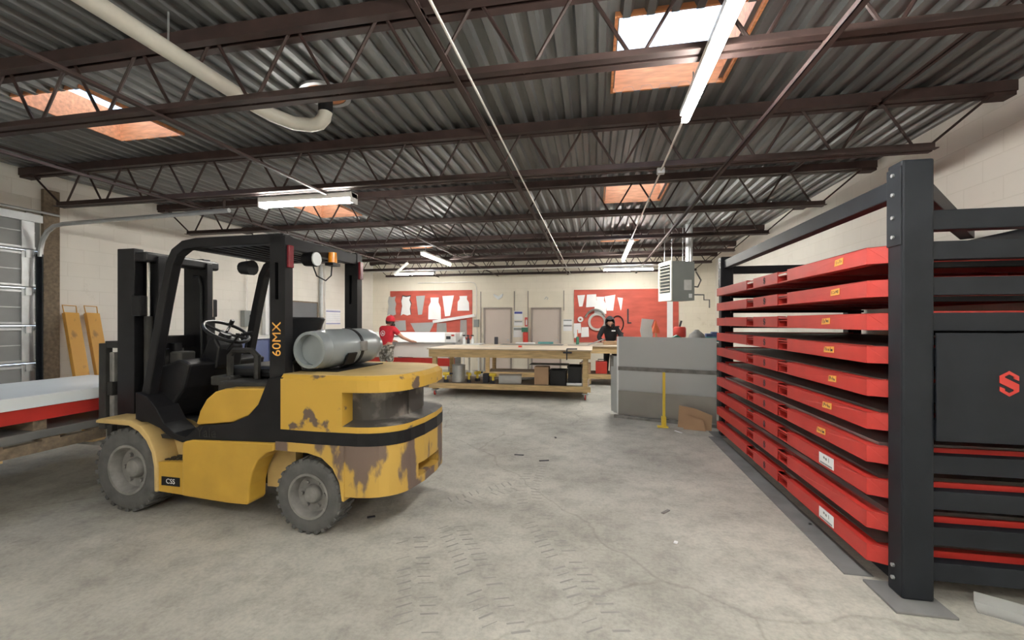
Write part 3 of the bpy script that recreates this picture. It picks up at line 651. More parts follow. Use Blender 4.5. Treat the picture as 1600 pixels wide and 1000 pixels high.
for s in (-1, 1):
    y0, y1 = (min(s * .30, s * .555), max(s * .30, s * .555))
    lo.prism([(1.43, .60), (1.43, .664), (2.0, .664), (2.0, .27), (1.985, .275), (1.965, .40), (1.91, .50), (1.82, .57), (1.70, .598)], 'y', y0, y1)
rear = [p for p in out if p[0] >= 1.97]
nr = [p for p in near if p[0] > 1.985]
full = [(1.97, -.545)] + nr + [(x, -y) for x, y in nr[::-1]] + [(1.97, .545)]
rear_in = [p for p in nr if p[1] < -.21]
xe = rear_in[-1][0] + (nr[len(rear_in)][0] - rear_in[-1][0]) * (-.20 - rear_in[-1][1]) / (nr[len(rear_in)][1] - rear_in[-1][1]) if len(rear_in) < len(nr) else 2.42
notch = [(1.97, -.545)] + rear_in + [(xe, -.20), (2.24, -.20), (2.24, .20), (xe, .20)] + [(x, -y) for x, y in rear_in[::-1]] + [(1.97, .545)]
lo.prism(full, 'z', .30, .36).prism(notch, 'z', .36, .46).prism(full, 'z', .46, .664)
MB_lo = lo.build('lower_skirt', 'yellow_scraped', FK)
# overhead guard
for s in (-1, 1):
    y0, y1 = (min(s * .43, s * .51), max(s * .43, s * .51))
    fb(MB().band([(.09, .74), (.145, 1.0), (.30, 1.70), (.38, 2.02), (.43, 2.11), (.52, 2.165), (.64, 2.18), (1.46, 2.18)], .075, 'y', y0, y1), 'guard_leg', 'fl_black', bevel=.008)
    po = fb(MB().box(1.34, y0, .95, 1.475, y1, 1.72).box(1.34, y0, 2.0, 1.475, y1, 2.20).box(1.34, y0, 1.72, 1.385, y1, 2.0).box(1.415, y0, 1.72, 1.475, y1, 2.0).box(1.385, (y0 + y1) / 2 - .005, 1.72, 1.415, (y0 + y1) / 2 + .005, 2.0), 'guard_post', 'fl_black')
    MB().box(1.475, y0 + .015, 1.96, 1.50, y1 - .015, 2.13).build('tail_lamp', 'red_lens', po, bevel=.005)
    MB().box(.05, y0 - .01, .735, .17, y1 + .01, .76).build('foot_plate', 'fl_black', po)
text('60MX', 'model_lettering', .105, 'orange_tape', face_y(1.405, -.5125, 1.42, PI / 2), FK, .001)
fb(MB().box(1.39, -.43, 2.10, 1.47, .43, 2.20), 'guard_crossbar', 'fl_black', bevel=.006); fb(MB().box(.50, -.43, 2.14, .58, .43, 2.20), 'guard_crossbar', 'fl_black', bevel=.006)
for k in range(8): fb(MB().box(.64 + k * .092, -.43, 2.15, .675 + k * .092, .43, 2.20), 'guard_slat', 'fl_black', bevel=.004)
wl = fb(MB().tube((1.42, -.22, 2.06), (1.52, -.22, 2.06), .055, 14, .062), 'work_lamp', 'fl_black', smooth=True)
MB().tube((1.52, -.22, 2.06), (1.53, -.22, 2.06), .056, 14).build('lamp_lens', 'lamp_glass', wl)
be = fb(MB().tube((1.50, .02, 2.06), (1.50, .02, 2.15), .038, 14, .034), 'beacon', 'amber', smooth=True)
MB().box(1.46, -.03, 2.035, 1.54, .07, 2.06).build('beacon_base', 'fl_black', be)
fb(MB().path([(1.47, -.20, 2.02), (1.48, -.16, 1.93), (1.49, -.06, 1.90), (1.50, 0, 1.95), (1.50, .01, 2.04)], .006, 6), 'lamp_cable', 'black_plastic')
fb(MB().tube((.98, -.40, 1.98), (1.08, -.40, 1.98), .05, 12, .06), 'side_lamp', 'fl_black', smooth=True)
# mast
ms = empty('mast', (0, 0, 0)); ms.parent = FK
for s in (-1, 1):
    c = s * .325
    ra = MB().box(-.37, c - .04, .12, -.18, c + .04, 2.19).build('outer_rail', 'fl_black', ms, bevel=.004)
    MB().box(-.33, c - s * .09 - .03, .15, -.04, c - s * .09 + .03, 2.13).build('inner_rail', 'fl_black', ms, bevel=.004)
    MB().tube((-.10, c - s * .02, .3), (-.10, c - s * .02, 1.6), .032, 12).build('lift_cylinder', 'fl_black_dusty', ms, True)
    MB().tube((-.10, c - s * .02, 1.6), (-.10, c - s * .02, 2.08), .014, 8).build('cylinder_rod', 'chrome', ms, True)
    MB().path([(-.10, c - s * .13, .6), (-.10, c - s * .13, 1.9), (-.13, c - s * .13, 2.0), (-.20, c - s * .13, 2.0)], .014, 6).build('hydraulic_hose', 'black_plastic', ms, True)
    MB().box(-.20, c - .05, 1.60, -.10, c + .05, 1.78).build('roller_bracket', 'fl_black', ms, bevel=.01)
    MB().tube((-.02, s * .30, .72), (.10, s * .34, .70), .03, 8).build('tilt_cylinder', 'fl_black_dusty', ms, True)
MB().box(-.22, -.36, 2.07, -.06, .36, 2.16).build('top_crosshead', 'fl_black', ms, bevel=.02)
MB().box(-.30, -.29, 1.30, -.20, .29, 1.42).build('cross_tie', 'fl_black', ms, bevel=.008); MB().box(-.30, -.29, .5, -.2, .29, .62).build('cross_tie', 'fl_black', ms, bevel=.008)
MB().tube((-.18, 0, .2), (-.18, 0, 1.35), .05, 12).build('centre_cylinder', 'fl_black', ms, True)
for k, (z, m) in enumerate(((1.62, 'paper'), (.98, 'paper'))): 
    st = MB().box(-.32, -.3625, z - (.07 if k == 0 else .045), -.25, -.3605, z + (.07 if k == 0 else .045)).build('warning_sticker', m, ms)
    MB().box(-.318, -.3632, z + .02, -.252, -.3625, z + (.065 if k == 0 else .04)).build('sticker_heading', 'red_steel', st)
ca = empty('carriage', (0, 0, 0)); ca.parent = FK
MB().box(-.50, -.36, .52, -.44, .36, .64).box(-.50, -.36, .90, -.44, .36, 1.02).build('carriage_bars', 'fl_black_dusty', ca, bevel=.006)
for s in (-1, 1): MB().box(-.58, s * .34 - .03, .60, -.50, s * .34 + .03, 1.36).build('side_plate', 'fl_black_dusty', ca, bevel=.006)
MB().box(-.50, -.34, .70, -.45, .34, 1.28).build('side_shifter', 'rim', ca, bevel=.008)
MB().box(-.52, -.36, 1.32, -.38, .36, 1.38).build('backrest_bar', 'fl_black_dusty', ca, bevel=.006)
for s in (-1, 1): MB().box(-.60, s * .24 - .06, .425, -.54, s * .24 + .06, 1.0).box(-1.65, s * .24 - .06, .425, -.56, s * .24 + .06, .465).build('fork', 'rim', ca, bevel=.005)
# propane bottle on its bracket
br = fb(MB().box(1.48, -.34, 1.164, 1.80, .34, 1.172).band([(1.465, 1.30), (1.505, 1.21), (1.575, 1.17), (1.64, 1.168), (1.705, 1.17), (1.775, 1.21), (1.815, 1.30)], .012, 'y', -.22, -.10), 'bottle_bracket', 'fl_black')
Mf = FK.matrix_basis.copy()
pt = empty('propane_bottle', (-3.736 + 1.64, 3.40 - 1.64 * math.sin(math.radians(2.0)) - .02, 1.337), math.radians(-3), 'grey propane bottle lying across the forklift counterweight', 'gas bottle')
MB().lathe([(0, -.36), (.10, -.36), (.105, -.35), (.142, -.33), (.153, -.29), (.155, -.20), (.155, .24), (.148, .32), (.11, .37), (.05, .39), (0, .39)], (0, 0, 0), (0, 1, 0), 32).build('shell', 'tank_grey', pt, True)
MB().lathe([(.118, -.36), (.118, -.43), (.140, -.43), (.146, -.36), (.140, -.32), (.118, -.36)], (0, 0, 0), (0, 1, 0), 32).build('foot_ring', 'tank_grey', pt, True)
MB().lathe([(0, -.362), (.117, -.362), (.117, -.366), (0, -.375)], (0, 0, 0), (0, 1, 0), 32).build('base_dish', 'tank_grey', pt, True)
MB().lathe([(.157, .02), (.160, .02), (.160, .055), (.157, .055)], (0, 0, 0), (0, 1, 0), 32).build('strap', 'fl_black', pt, True)
MB().box(.145, .0, -.03, .175, .08, .05).build('strap_buckle', 'rim', pt, bevel=.004)
MB().lathe([(.07, .39), (.07, .47), (.085, .47), (.085, .39)], (0, 0, 0), (0, 1, 0), 20).build('valve_collar', 'tank_grey', pt, True)
fb(MB().path([(1.42, -.37, 1.02), (1.42, -.37, 1.22), (1.435, -.34, 1.25), (1.45, -.29, 1.20), (1.455, -.26, 1.10)], .014, 6), 'fuel_hose', 'rim', smooth=True)

# load on the forks
ld = empty('wood_pallet', (-5.03, 3.2, .467), 0, 'dark wooden pallet carried on the forklift forks', 'pallet')
for k in range(9): MB().box(-.58, -1.55 + k * .36, .105, .58, -1.43 + k * .36, .125).build('deck_board', 'old_wood', ld)
for x in (-.54, 0, .54): MB().box(x - .04, -1.6, .02, x + .04, 1.6, .105).build('stringer', 'old_wood', ld)
for k in range(5): MB().box(-.58, -1.55 + k * .72, 0, .58, -1.43 + k * .72, .02).build('bottom_board', 'lumber', ld)
tag(MB().box(-5.62, 1.5, .594, -4.47, 4.85, .66).build('sheet_bundle', 'steel_sheet', bevel=.004), 'silvery sheet metal bundle lying on the forklift pallet', 'sheet metal')
for k, y in enumerate((1.7, 2.7, 3.9)):
    tag(MB().box(-5.6, y, .661, -4.5, y + .09, .742).build('spacer_block', 'old_wood'), 'dark timber spacer between the silvery bundle and red tray', 'timber', 'spacers under the red tray')
lt = empty('load_tray', (-5.62, 1.4, .743), 0, 'red steel tray on the forklift load under white sheets', 'tray')
MB().box(.011, 0.001, .098, 1.045, 2.43, .113).build('tray_floor', 'red_steel', lt)
MB().box(1.13, 0, 0, 1.14, 2.28, .112).prism([(1.13, 2.28), (1.14, 2.28), (1.05, 2.45), (1.04, 2.45)], 'z', 0, .112).box(0, 0, 0, .01, 2.45, .112).box(0, 2.44, 0, 1.05, 2.45, .112).build('tray_wall', 'red_steel', lt)
tag(MB().box(-5.60, 1.38, .857, -4.45, 3.85, .955).build('white_sheets', 'white_sheet', bevel=.003), 'thick stack of white coated sheets on the forklift load', 'sheet stack')
# ================================================================== far end of the shop
_c, _s = math.cos(YAW), math.sin(YAW)
def ray(px, py): a = (px - 800) / 672; return (a * _c - _s, a * _s + _c, (503 - py) / 672)
def onY(px, py, y): r = ray(px, py); t = y / r[1]; return (r[0] * t, 1.55 + r[2] * t)
def onFloor(px, py): r = ray(px, py); t = -1.55 / r[2]; return (r[0] * t, r[1] * t)
WY = YB - .001
# red plywood boards
for k, (x0, y0, x1, y1, lb) in enumerate([(610, 455, 738, 531, 'red painted plywood board behind the sheet machine'), (897, 453, 1060, 536, 'large red painted plywood board behind the hooded worker')]):
    a = onY(x0, y0, WY); c = onY(x1, y1, WY)
    tag(MB().box(a[0], WY - .02, c[1], c[0], WY, a[1]).build('plywood_board', 'red_ply'), lb, 'board')
# doors
for k, (x0, x1) in enumerate(((756, 800), (830, 877))):
    a = onY(x0, 481, WY); c = onY(x1, 481, WY); d = empty('door_%d' % (k + 2), ((a[0] + c[0]) / 2, WY, 0)); struct(d, 'beige flush door in a dark metal frame'); h = (c[0] - a[0]) / 2; zt = a[1]
    MB().box(-h, -.05, 0, -h + .05, 0, zt).box(h - .05, -.05, 0, h, 0, zt).box(-h, -.05, zt - .05, h, 0, zt).build('door_frame', 'door_frame', d, bevel=.004)
    sl = MB().box(-h + .05, -.02, .01, h - .05, -.002, zt - .05).build('door_slab', 'door_paint', d)
    MB().tube((h - .12, -.02, .98), (h - .12, -.07, .98), .025, 10).build('door_knob', 'galv', sl)
    MB().box(-h - .08, -.025, zt + .01, h + .06, 0, 2.5).build('header_panel', 'panel_cream', d); MB().box(-h - .11, -.03, 0, -h - .085, 0, 2.52).box(h + .07, -.03, 1.9, h + .09, 0, 2.52).build('casing', 'door_frame', d)
a = onY(779, 462, WY)
tag(MB().prism([(a[0] - .16, a[1] + .06), (a[0], a[1] - .02), (a[0] + .16, a[1] + .06), (a[0] + .13, a[1] - .05), (a[0], a[1] - .13), (a[0] - .13, a[1] - .03)], 'y', WY - .06, WY - .03).build('wall_chevron', 'galv'), 'silver folded chevron plate above the left beige door', 'wall plate')
a = onY(854, 466, WY); tag(MB().path([(a[0] - .06, WY - .03, a[1] - .03), (a[0], WY - .06, a[1] + .04), (a[0] + .05, WY - .04, a[1]), (a[0] + .02, WY - .03, a[1] - .04)], .012, 6).build('wall_hook', 'galv'), 'small metal hook above the right beige door', 'hook')
# sheet templates hanging on the boards: px centre, half sizes, outline, material
SHP = {'torn': [(-1, -1), (-.5, -.85), (.3, -1), (.95, -.9), (.8, -.3), (1, .2), (.7, .6), (.9, 1), (.1, .92), (-.6, 1), (-.85, .5), (-.7, 0)], 'vest': [(-1, -1), (1, -1), (.95, .1), (.6, .55), (.65, 1), (-.65, 1), (-.6, .6), (-.95, .2)],
       'taper': [(-.5, -1), (.35, -.95), (1, 1), (-.95, .95)], 'plate': [(-1, -1), (1, -.9), (.9, 1), (-.85, .95)], 'trap': [(-.6, -1), (.6, -1), (1, 1), (-1, .8)], 'wedge': [(.2, -1), (.5, -.7), (1, .9), (-1, 1)]}
TP = [(612, 478, 8, 16, 'torn', 'grey_sheet', 'grey torn-edged metal template, first on the board near the corner'), (634, 478, 9, 16, 'torn', 'white_plastic', 'white template with dark torn border on the red board'), (657, 477, 8, 16, 'taper', 'grey_sheet', 'grey tapering metal template on the red board'),
      (679, 482, 11, 18, 'vest', 'white_plastic', 'large white vest-shaped template on the red board'), (700, 478, 10, 17, 'taper', 'paper', 'pale tapering template beside the vest-shaped one'), (724, 474, 10, 12, 'vest', 'white_plastic', 'short white flared template at the board end'),
      (624, 509, 12, 9, 'plate', 'grey_sheet', 'low grey plate behind the red-shirted worker'), (660, 511, 21, 8, 'trap', 'grey_sheet', 'wide grey trapezoid plate under the templates'), (690, 514, 9, 10, 'plate', 'steel_sheet', 'streaked steel plate under the pale template'), (724, 514, 6, 15, 'plate', 'steel_sheet', 'tall steel strip near the conduit box'),
      (908, 470, 6, 9, 'taper', 'paper', 'small grey-white template at the top of the large red board'), (924, 470, 8, 10, 'plate', 'white_plastic', 'pair-topped white template on the large red board'), (938, 477, 9, 13, 'vest', 'paper', 'crumpled pale template on the large red board'), (953, 473, 8, 12, 'trap', 'white_plastic', 'white notched template on the large red board'), (969, 475, 4, 10, 'wedge', 'white_plastic', 'thin white wedge template on the large red board'),
      (902, 513, 6, 8, 'plate', 'paper', 'paper sheet pinned at the large board edge'), (914, 519, 6, 8, 'plate', 'paper', 'paper sheet pinned beside the hooded worker'), (900, 524, 3, 4, 'plate', 'paper', 'small paper note pinned under the sheets')]
for i, (x, y, hw, hh, shp, m, lb) in enumerate(TP):
    c = onY(x, y, WY - .03); sx = hw / 672 * 13.4; sz = hh / 672 * 13.4
    if i == 1: pass
    o_ = MB().prism([(c[0] + p[0] * sx, c[1] + p[1] * sz) for p in SHP[shp]], 'y', WY - .032 - .004 * (i % 3), WY - .024 - .004 * (i % 3)).build('template' if i < 15 else 'paper_sheet', m)
    tag(o_, lb, 'template' if i < 15 else 'paper')
    if i == 1:
        MB().prism([(c[0] + p[0] * sx * 1.15, c[1] + p[1] * sz * 1.06 + .02) for p in SHP['torn']], 'y', WY - .0235, WY - .021).build('dark_backing', 'ink', o_)
p0 = onY(676, 503, 13.25); p1 = onY(741, 493, 13.25)
tag(MB().box(-.01, 0, -.04, math.hypot(p1[0] - p0[0], p1[1] - p0[1]), .03, .05, Matrix.Translation((p0[0], 13.28, p0[1])) @ Matrix.Rotation(-math.atan2(p1[1] - p0[1], p1[0] - p0[0]), 4, 'Y')).build('white_plank', 'white_plastic'), 'white plank tilted across the lower red board', 'plank')
c = onY(933, 503, WY); tag(MB().lathe([(.20, 0), (.27, 0), (.27, .03), (.20, .03), (.20, 0)], (c[0], WY - .06, c[1]), (0, 1, 0), 28).build('metal_ring', 'steel_sheet', smooth=True), 'round metal ring hung on the large red board', 'ring')
tag(MB().path([(c[0] + .30 * math.cos(t) - .05, WY - .12, c[1] + .05 + .32 * math.sin(t)) for t in [.35 + k * .18 for k in range(15)]], .03, 8).build('curved_strip', 'rim', smooth=True), 'dark curved strip arching over the metal ring', 'strip')
c = onY(907, 499, WY); tag(MB().lathe([(.03, 0), (.085, 0), (.085, .05), (.03, .05), (.03, 0)], (c[0], WY - .075, c[1]), (0, 1, 0), 20).build('tape_roll', 'white_plastic', smooth=True), 'white tape roll hung beside the metal ring', 'roll')
c = onY(965, 506, WY); tag(MB().path([(c[0] + .17 * math.cos(2 * PI * k / 20), WY - .05, c[1] + .24 * math.sin(2 * PI * k / 20)) for k in range(21)], .018, 6).build('hose_loop', 'black_plastic', smooth=True), 'black hose loop hung behind the hooded worker', 'hose')
c = onY(981, 493, WY); tag(MB().box(c[0] - .02, WY - .05, c[1] - .2, c[0] + .02, WY - .021, c[1] + .2).box(c[0] - .02, WY - .05, c[1] - .24, c[0] + .1, WY - .021, c[1] - .2).build('square_tool', 'ink'), 'dark L-shaped tool hung on the large red board', 'tool')
# papers, extinguisher and sign between the doors
for k, (x, y, hw, hh, lb) in enumerate([(810, 493, 7, 7, 'blue-headed notice between the beige doors'), (810, 505, 7, 4, 'white notice under the blue-headed notice'), (809, 519, 7, 8, 'lowest grey notice between the beige doors'), (887, 503, 7, 4, 'upper notice right of the right beige door'), (887, 512, 7, 5, 'lower notice right of the right beige door')]):
    c = onY(x, y, WY); s = 13.35 / 672
    n_ = empty('notice', (c[0], WY, c[1]), 0, lb, 'notice'); MB().box(-hw * s, -.012, -hh * s, hw * s, 0, hh * s).build('sheet', 'paper', n_)
    MB().box(-hw * s * .9, -.014, hh * s * .4, hw * s * .9, -.012, hh * s * .85).build('printed_heading', 'blue_ink' if k == 0 else 'heater_grey', n_)
c = onY(822.5, 503, WY); sg = empty('extinguisher_sign', (c[0], WY, c[1]), 0, 'red and white fire extinguisher sign between the doors', 'sign')
MB().box(-.05, -.01, -.14, .05, 0, .14).build('plate', 'red_steel', sg); MB().box(-.02, -.013, -.10, .02, -.01, .04).prism([(-.02, .04), (.02, .04), (0, .10)], 'y', -.013, -.01).build('pictogram', 'paper', sg)
c = onY(822, 526, WY); fx = empty('fire_extinguisher', (c[0], WY - .12, c[1] - .25), 0, 'red fire extinguisher with green tag on the wall between doors', 'fire extinguisher')
MB().lathe([(0, 0), (.07, .0), (.08, .02), (.08, .36), (.06, .42), (.025, .45), (.025, .48), (0, .48)], (0, 0, 0), (0, 0, 1), 20).build('cylinder', 'red_plastic', fx, True)
MB().box(-.06, -.02, .48, .07, .02, .50).box(-.05, -.015, .52, .08, .015, .535).tube((0, 0, .45), (0, 0, .53), .02, 8).build('valve_handle', 'ink', fx); MB().box(-.11, -.09, .40, .09, -.08, .54).build('inspection_tag', 'green', fx)
MB().box(-.03, .08, .3, .03, .121, .4).build('wall_hook', 'galv', fx)
# conduit and switch on the back wall
c = onY(745, 505, WY); cs = empty('wall_switch', (c[0], WY, c[1]), 0, 'grey switch box with conduit next to the first red board', 'switch box')
MB().box(-.08, -.09, -.12, .08, 0, .12).build('enclosure', 'heater_grey', cs, bevel=.006); MB().path([(.0, -.04, .12), (0, -.04, 1.15), (-.06, -.04, 1.28), (-.2, -.04, 1.32), (-2.0, -.04, 1.32)], .014, 6).build('conduit_riser', 'conduit', cs, True); MB().path([(.02, -.04, -.12), (.02, -.04, -1.2)], .012, 6).build('conduit_drop', 'conduit', cs)
# white strip panel right of the board
c0 = onY(1042, 470, WY); c1 = onY(1051, 528, WY); tag(MB().box(c0[0], WY - .03, c1[1], c1[0], WY - .021, c0[1]).build('white_strip', 'white_plastic'), 'white upright strip at the end of the large red board', 'strip')

# ------------------------------------------------------------------ unit heater
ht = empty('unit_heater', (1.62, 9.05, 1.97), math.radians(20), 'grey unit heater with white louvred front hung from the roof', 'heater')
MB().box(-.25, -.22, 0, .22, -.21, .76).box(-.25, .25, 0, .22, .26, .76).box(-.25, -.21, 0, .22, .25, .01).box(-.25, -.21, .75, .22, .25, .76).box(.21, -.21, .01, .22, .25, .75).build('casing', 'heater_grey', ht)
fr = MB().box(-.275, -.23, -.005, -.25, .27, .15).box(-.275, -.23, .70, -.25, .27, .77).box(-.275, -.23, .15, -.25, -.19, .70).box(-.275, .23, .15, -.25, .27, .70).build('front_panel', 'cream_paint', ht)
for k in range(8): MB().box(-.012, -.19, -.002, .012, .23, .002, Matrix.Translation((-.285, 0, .19 + k * .066)) @ Matrix.Rotation(.7, 4, 'Y')).build('louvre', 'cream_paint', fr)
MB().box(.0, -.224, .2, .16, -.22, .40).build('rating_plate', 'galv', ht); MB().box(.10, -.224, .05, .17, -.22, .13).build('sticker', 'paper', ht)
MB().tube((.30, .1, .60), (.30, .1, 1.56), .07, 14).tube((.20, .1, .62), (.34, .1, .62), .07, 14).build('flue_duct', 'galv', ht, True)
MB().path([(.26, 0, .3), (.42, -.02, .28), (.5, 0, .42), (.42, .05, .6)], .016, 6).path([(.26, -.1, .12), (.5, -.1, .12), (.5, -.1, .02), (.62, -.1, .02), (.62, -.1, -.14)], .014, 6).build('gas_pipe', 'rim', ht, True)
for (x, y) in ((-.2, -.12), (-.2, .16), (.2, -.12), (.2, .16)): MB().tube((x, y, .76), (x, y, 1.5), .006, 6).build('hanger_rod', 'galv', ht)

# ------------------------------------------------------------------ workbenches
def bench(name, x0, x1, y0, y1, zt, label, shelf=True, casters=True):
    r = empty(name, (x0, y0, 0), 0, label, 'workbench'); L, W = x1 - x0, y1 - y0
    MB().box(-.06, -.08, zt - .025, L + .06, W + .05, zt).build('worktop', 'bench_top', r, bevel=.003)
    for y in (0, W - .04): MB().box(-.03, y - .04, zt - .185, L + .03, y, zt - .026).build('apron', 'lumber', r, bevel=.004)
    for x in (-.03, L - .01): MB().box(x, 0.0, zt - .185, x + .04, W - .08, zt - .026).build('apron', 'lumber', r, bevel=.004)
    for x in (.03, L - .12):
        for y in (.0, W - .13):
            lg = MB().box(x, y, .13 if casters else 0, x + .09, y + .09, zt - .03).build('leg', 'lumber', r, bevel=.005)
            if casters:
                MB().box(x - .02, y - .02, .115, x + .11, y + .11, .13).box(x + .02, y + .02, .05, x + .035, y + .07, .115).box(x + .06, y + .02, .05, x + .075, y + .07, .115).build('caster_fork', 'galv', lg); MB().tube((x + .036, y + .045, .05), (x + .059, y + .045, .05), .05, 14).build('caster_wheel', 'red_plastic', lg, True)
    if shelf:
        MB().box(-.03, -.04, .16, L + .03, 0, .27).build('shelf_rail', 'lumber', r, bevel=.004); MB().box(-.03, W - .08, .16, L + .03, W - .04, .27).build('shelf_rail', 'lumber', r, bevel=.004)
        for k in range(6): MB().box(0, k * (W - .08) / 6 + .002, .25, L, (k + 1) * (W - .08) / 6 - .004, .27).build('shelf_board', 'old_wood', r)
    return r
bench('workbench', -3.42, -.12, 8.62, 9.85, 1.0, 'long timber workbench on red casters with a lower shelf')
bench('workbench', -2.8, .95, 10.75, 11.6, .965, 'rear timber workbench in front of the hooded worker', True, False)
SZ = .271
bk = empty('steel_bucket', (-2.88, 8.86, SZ), 0, 'round grey steel can on the workbench lower shelf', 'can'); MB().lathe([(0, 0), (.14, 0), (.14, .36), (.132, .36), (.132, .02), (0, .02)], (0, 0, 0), (0, 0, 1), 24).build('shell', 'galv', bk, True); MB().lathe([(.14, .34), (.146, .345), (.146, .36), (.14, .365)], (0, 0, 0), (0, 0, 1), 24).build('rolled_rim', 'galv', bk, True)
def drill(x, y, z, rz, lb):
    r = empty('cordless_drill', (x, y, z), rz, lb, 'drill')
    MB().box(-.04, -.03, 0, .06, .03, .06).build('battery', 'ink', r, bevel=.006); MB().box(-.02, -.02, .06, .025, .02, .15).build('grip', 'safety_yellow', r, bevel=.008); MB().tube((-.06, 0, .18), (.08, 0, .18), .036, 12).build('motor_body', 'safety_yellow', r, True); MB().tube((.08, 0, .18), (.15, 0, .18), .022, 10, .014).build('chuck', 'ink', r, True)
for k, (x, y, a, lb) in enumerate([(-3.12, 8.70, .4, 'yellow cordless drill in front of the steel can'), (-2.62, 8.75, 2.2, 'yellow cordless drill right of the steel can'), (-2.50, 8.98, 1.0, 'yellow cordless drill behind the others on the shelf'), (-2.08, 8.70, 2.9, 'yellow cordless drill by the dark block on the shelf')]): drill(x, y, SZ, a, lb)
tag(MB().box(-2.32, 8.75, SZ, -2.20, 8.90, SZ + .19).build('dark_block', 'ink', bevel=.01), 'dark battery charger standing on the workbench shelf', 'charger')
sp = empty('sheet_offcut', (-1.75, 8.75, SZ), .15, 'bent galvanised box offcut on the workbench shelf', 'scrap'); MB().box(-.22, 0, .0, .25, .01, .17).box(-.22, 0, .16, .25, .3, .17).box(.24, 0, 0, .25, .3, .17).build('bent_plate', 'steel_sheet', sp)
for k in range(4): tag(MB().box(-.35, -.12, 0, .35, .12, .006, Matrix.Translation((-1.85 + .1 * k, 9.45 - .02 * k, SZ + .001 + .0065 * k)) @ Matrix.Rotation(.25 * k, 4, 'Z')).build('scrap_plate', ('rim', 'steel_sheet', 'galv', 'rim')[k]), 'loose metal plate heaped on the workbench lower shelf', 'scrap', 'metal plates on the shelf')
tag(MB().box(-1.22, 8.70, SZ, -.93, 9.0, SZ + .36).build('cardboard_box', 'cardboard', bevel=.004), 'brown cardboard box on the workbench shelf', 'box')
def bin_(x0, x1, y0, y1, h, lb):
    r = empty('plastic_bin', ((x0 + x1) / 2, (y0 + y1) / 2, SZ), 0, lb, 'bin'); a, c = (x1 - x0) / 2, (y1 - y0) / 2
    t = MB()
    for (sx0, sy0, sx1, sy1) in ((-a, -c, a, -c + .01), (-a, c - .01, a, c), (-a, -c, -a + .01, c), (a - .01, -c, a, c), (-a, -c, a, c)):
        t.box(sx0, sy0, 0, sx1, sy1, h if (sx1 - sx0 < .02 or sy1 - sy0 < .02) else .01)
    t.build('tub', 'black_plastic', r, bevel=.004); MB().box(-a - .015, -c - .015, h - .03, a + .015, -c, h).box(-a - .015, c, h - .03, a + .015, c + .015, h).box(-a - .015, -c, h - .03, -a, c, h).box(a, -c, h - .03, a + .015, c, h).build('rim', 'black_plastic', r, bevel=.003)
bin_(-.90, -.58, 8.70, 9.1, .30, 'smaller black plastic bin beside the cardboard box'); bin_(-.54, -.27, 8.72, 9.25, .38, 'taller black plastic bin at the bench end')
tag(MB().box(-1.35, 8.85, SZ + .385, -.55, 9.3, SZ + .392, None).build('metal_sheet_piece', 'rim'), 'dark sheet lying over the box and small bin', 'sheet metal')
tag(MB().tube((-.56, 8.66, SZ + .031), (-.26, 8.66, SZ + .031), .03, 12).build('white_roll', 'white_plastic', smooth=True), 'white paper roll lying in front of the black bins', 'roll')
# clutter on the bench tops
def small(name, mb, m, lb, cat, **k): return tag(mb.build(name, m, **k), lb, cat)
T1, T2 = 1.001, .966
small('tape_measure', MB().tube((-1.6, 9.2, T1), (-1.6, 9.2, T1 + .035), .04, 12), 'red_plastic', 'small red tape measure on the long workbench', 'tape measure')
small('steel_rule', MB().box(-2.5, 9.3, T1, -1.7, 9.36, T1 + .004), 'galv', 'long steel rule lying on the long workbench', 'rule')
small('clamp', MB().path([(-.55, 8.52, .80), (-.55, 8.52, 1.005), (-.55, 8.53, 1.0135), (-.55, 8.62, 1.0135), (-.35, 8.62, 1.0135)], .012, 6).box(-.62, 8.49, .93, -.45, 8.54, .96), 'ink', 'dark clamp gripping the right end of the long workbench', 'clamp')
small('black_bottle', MB().lathe([(0, 0), (.05, 0), (.05, .17), (.045, .19), (0, .19)], (-2.55, 11.0, T2), (0, 0, 1), 16), 'ink', 'black canister on the rear workbench', 'canister', smooth=True)
small('dark_sheet', MB().box(-2.4, 10.72, T2, -.8, 11.2, T2 + .006), 'rim', 'dark sheet lying along the rear workbench', 'sheet metal')
bl = empty('bent_blank', (-.28, 11.0, T2), .2, 'bent dark plate propped on the rear workbench', 'sheet metal'); MB().box(-.4, -.12, 0, .1, .12, .006).box(0, -.12, 0, .45, .12, .006, Matrix.Translation((.1, 0, .0)) @ Matrix.Rotation(-.35, 4, 'Y')).build('plate', 'rim', bl)
gc = empty('spray_can', (-.95 + .5, 11.3, T2), 0, 'green spray can with red straw on the rear workbench', 'can'); MB().lathe([(0, 0), (.04, 0), (.04, .17), (.025, .20), (0, .2)], (0, 0, 0), (0, 0, 1), 14).build('can_body', 'green', gc, True); MB().tube((0, 0, .2), (0, 0, .38), .01, 6).build('straw', 'orange_plastic', gc)
for k, (x, y, w_, d_, h_, m, lb) in enumerate([(-2.1, 11.35, .5, .25, .03, 'paper', 'stack of papers on the rear workbench'), (.2, 11.2, .35, .18, .09, 'cardboard', 'low open parts tray in front of the hooded worker'), (.62, 11.15, .12, .15, .13, 'galv', 'grey vice-like tool block on the rear workbench'), (-1.5, 11.4, .4, .15, .05, 'teal', 'teal tool case on the rear workbench')]): small('bench_item', MB().box(x, y, T2, x + w_, y + d_, T2 + h_), m, lb, 'tool', bevel=.006)
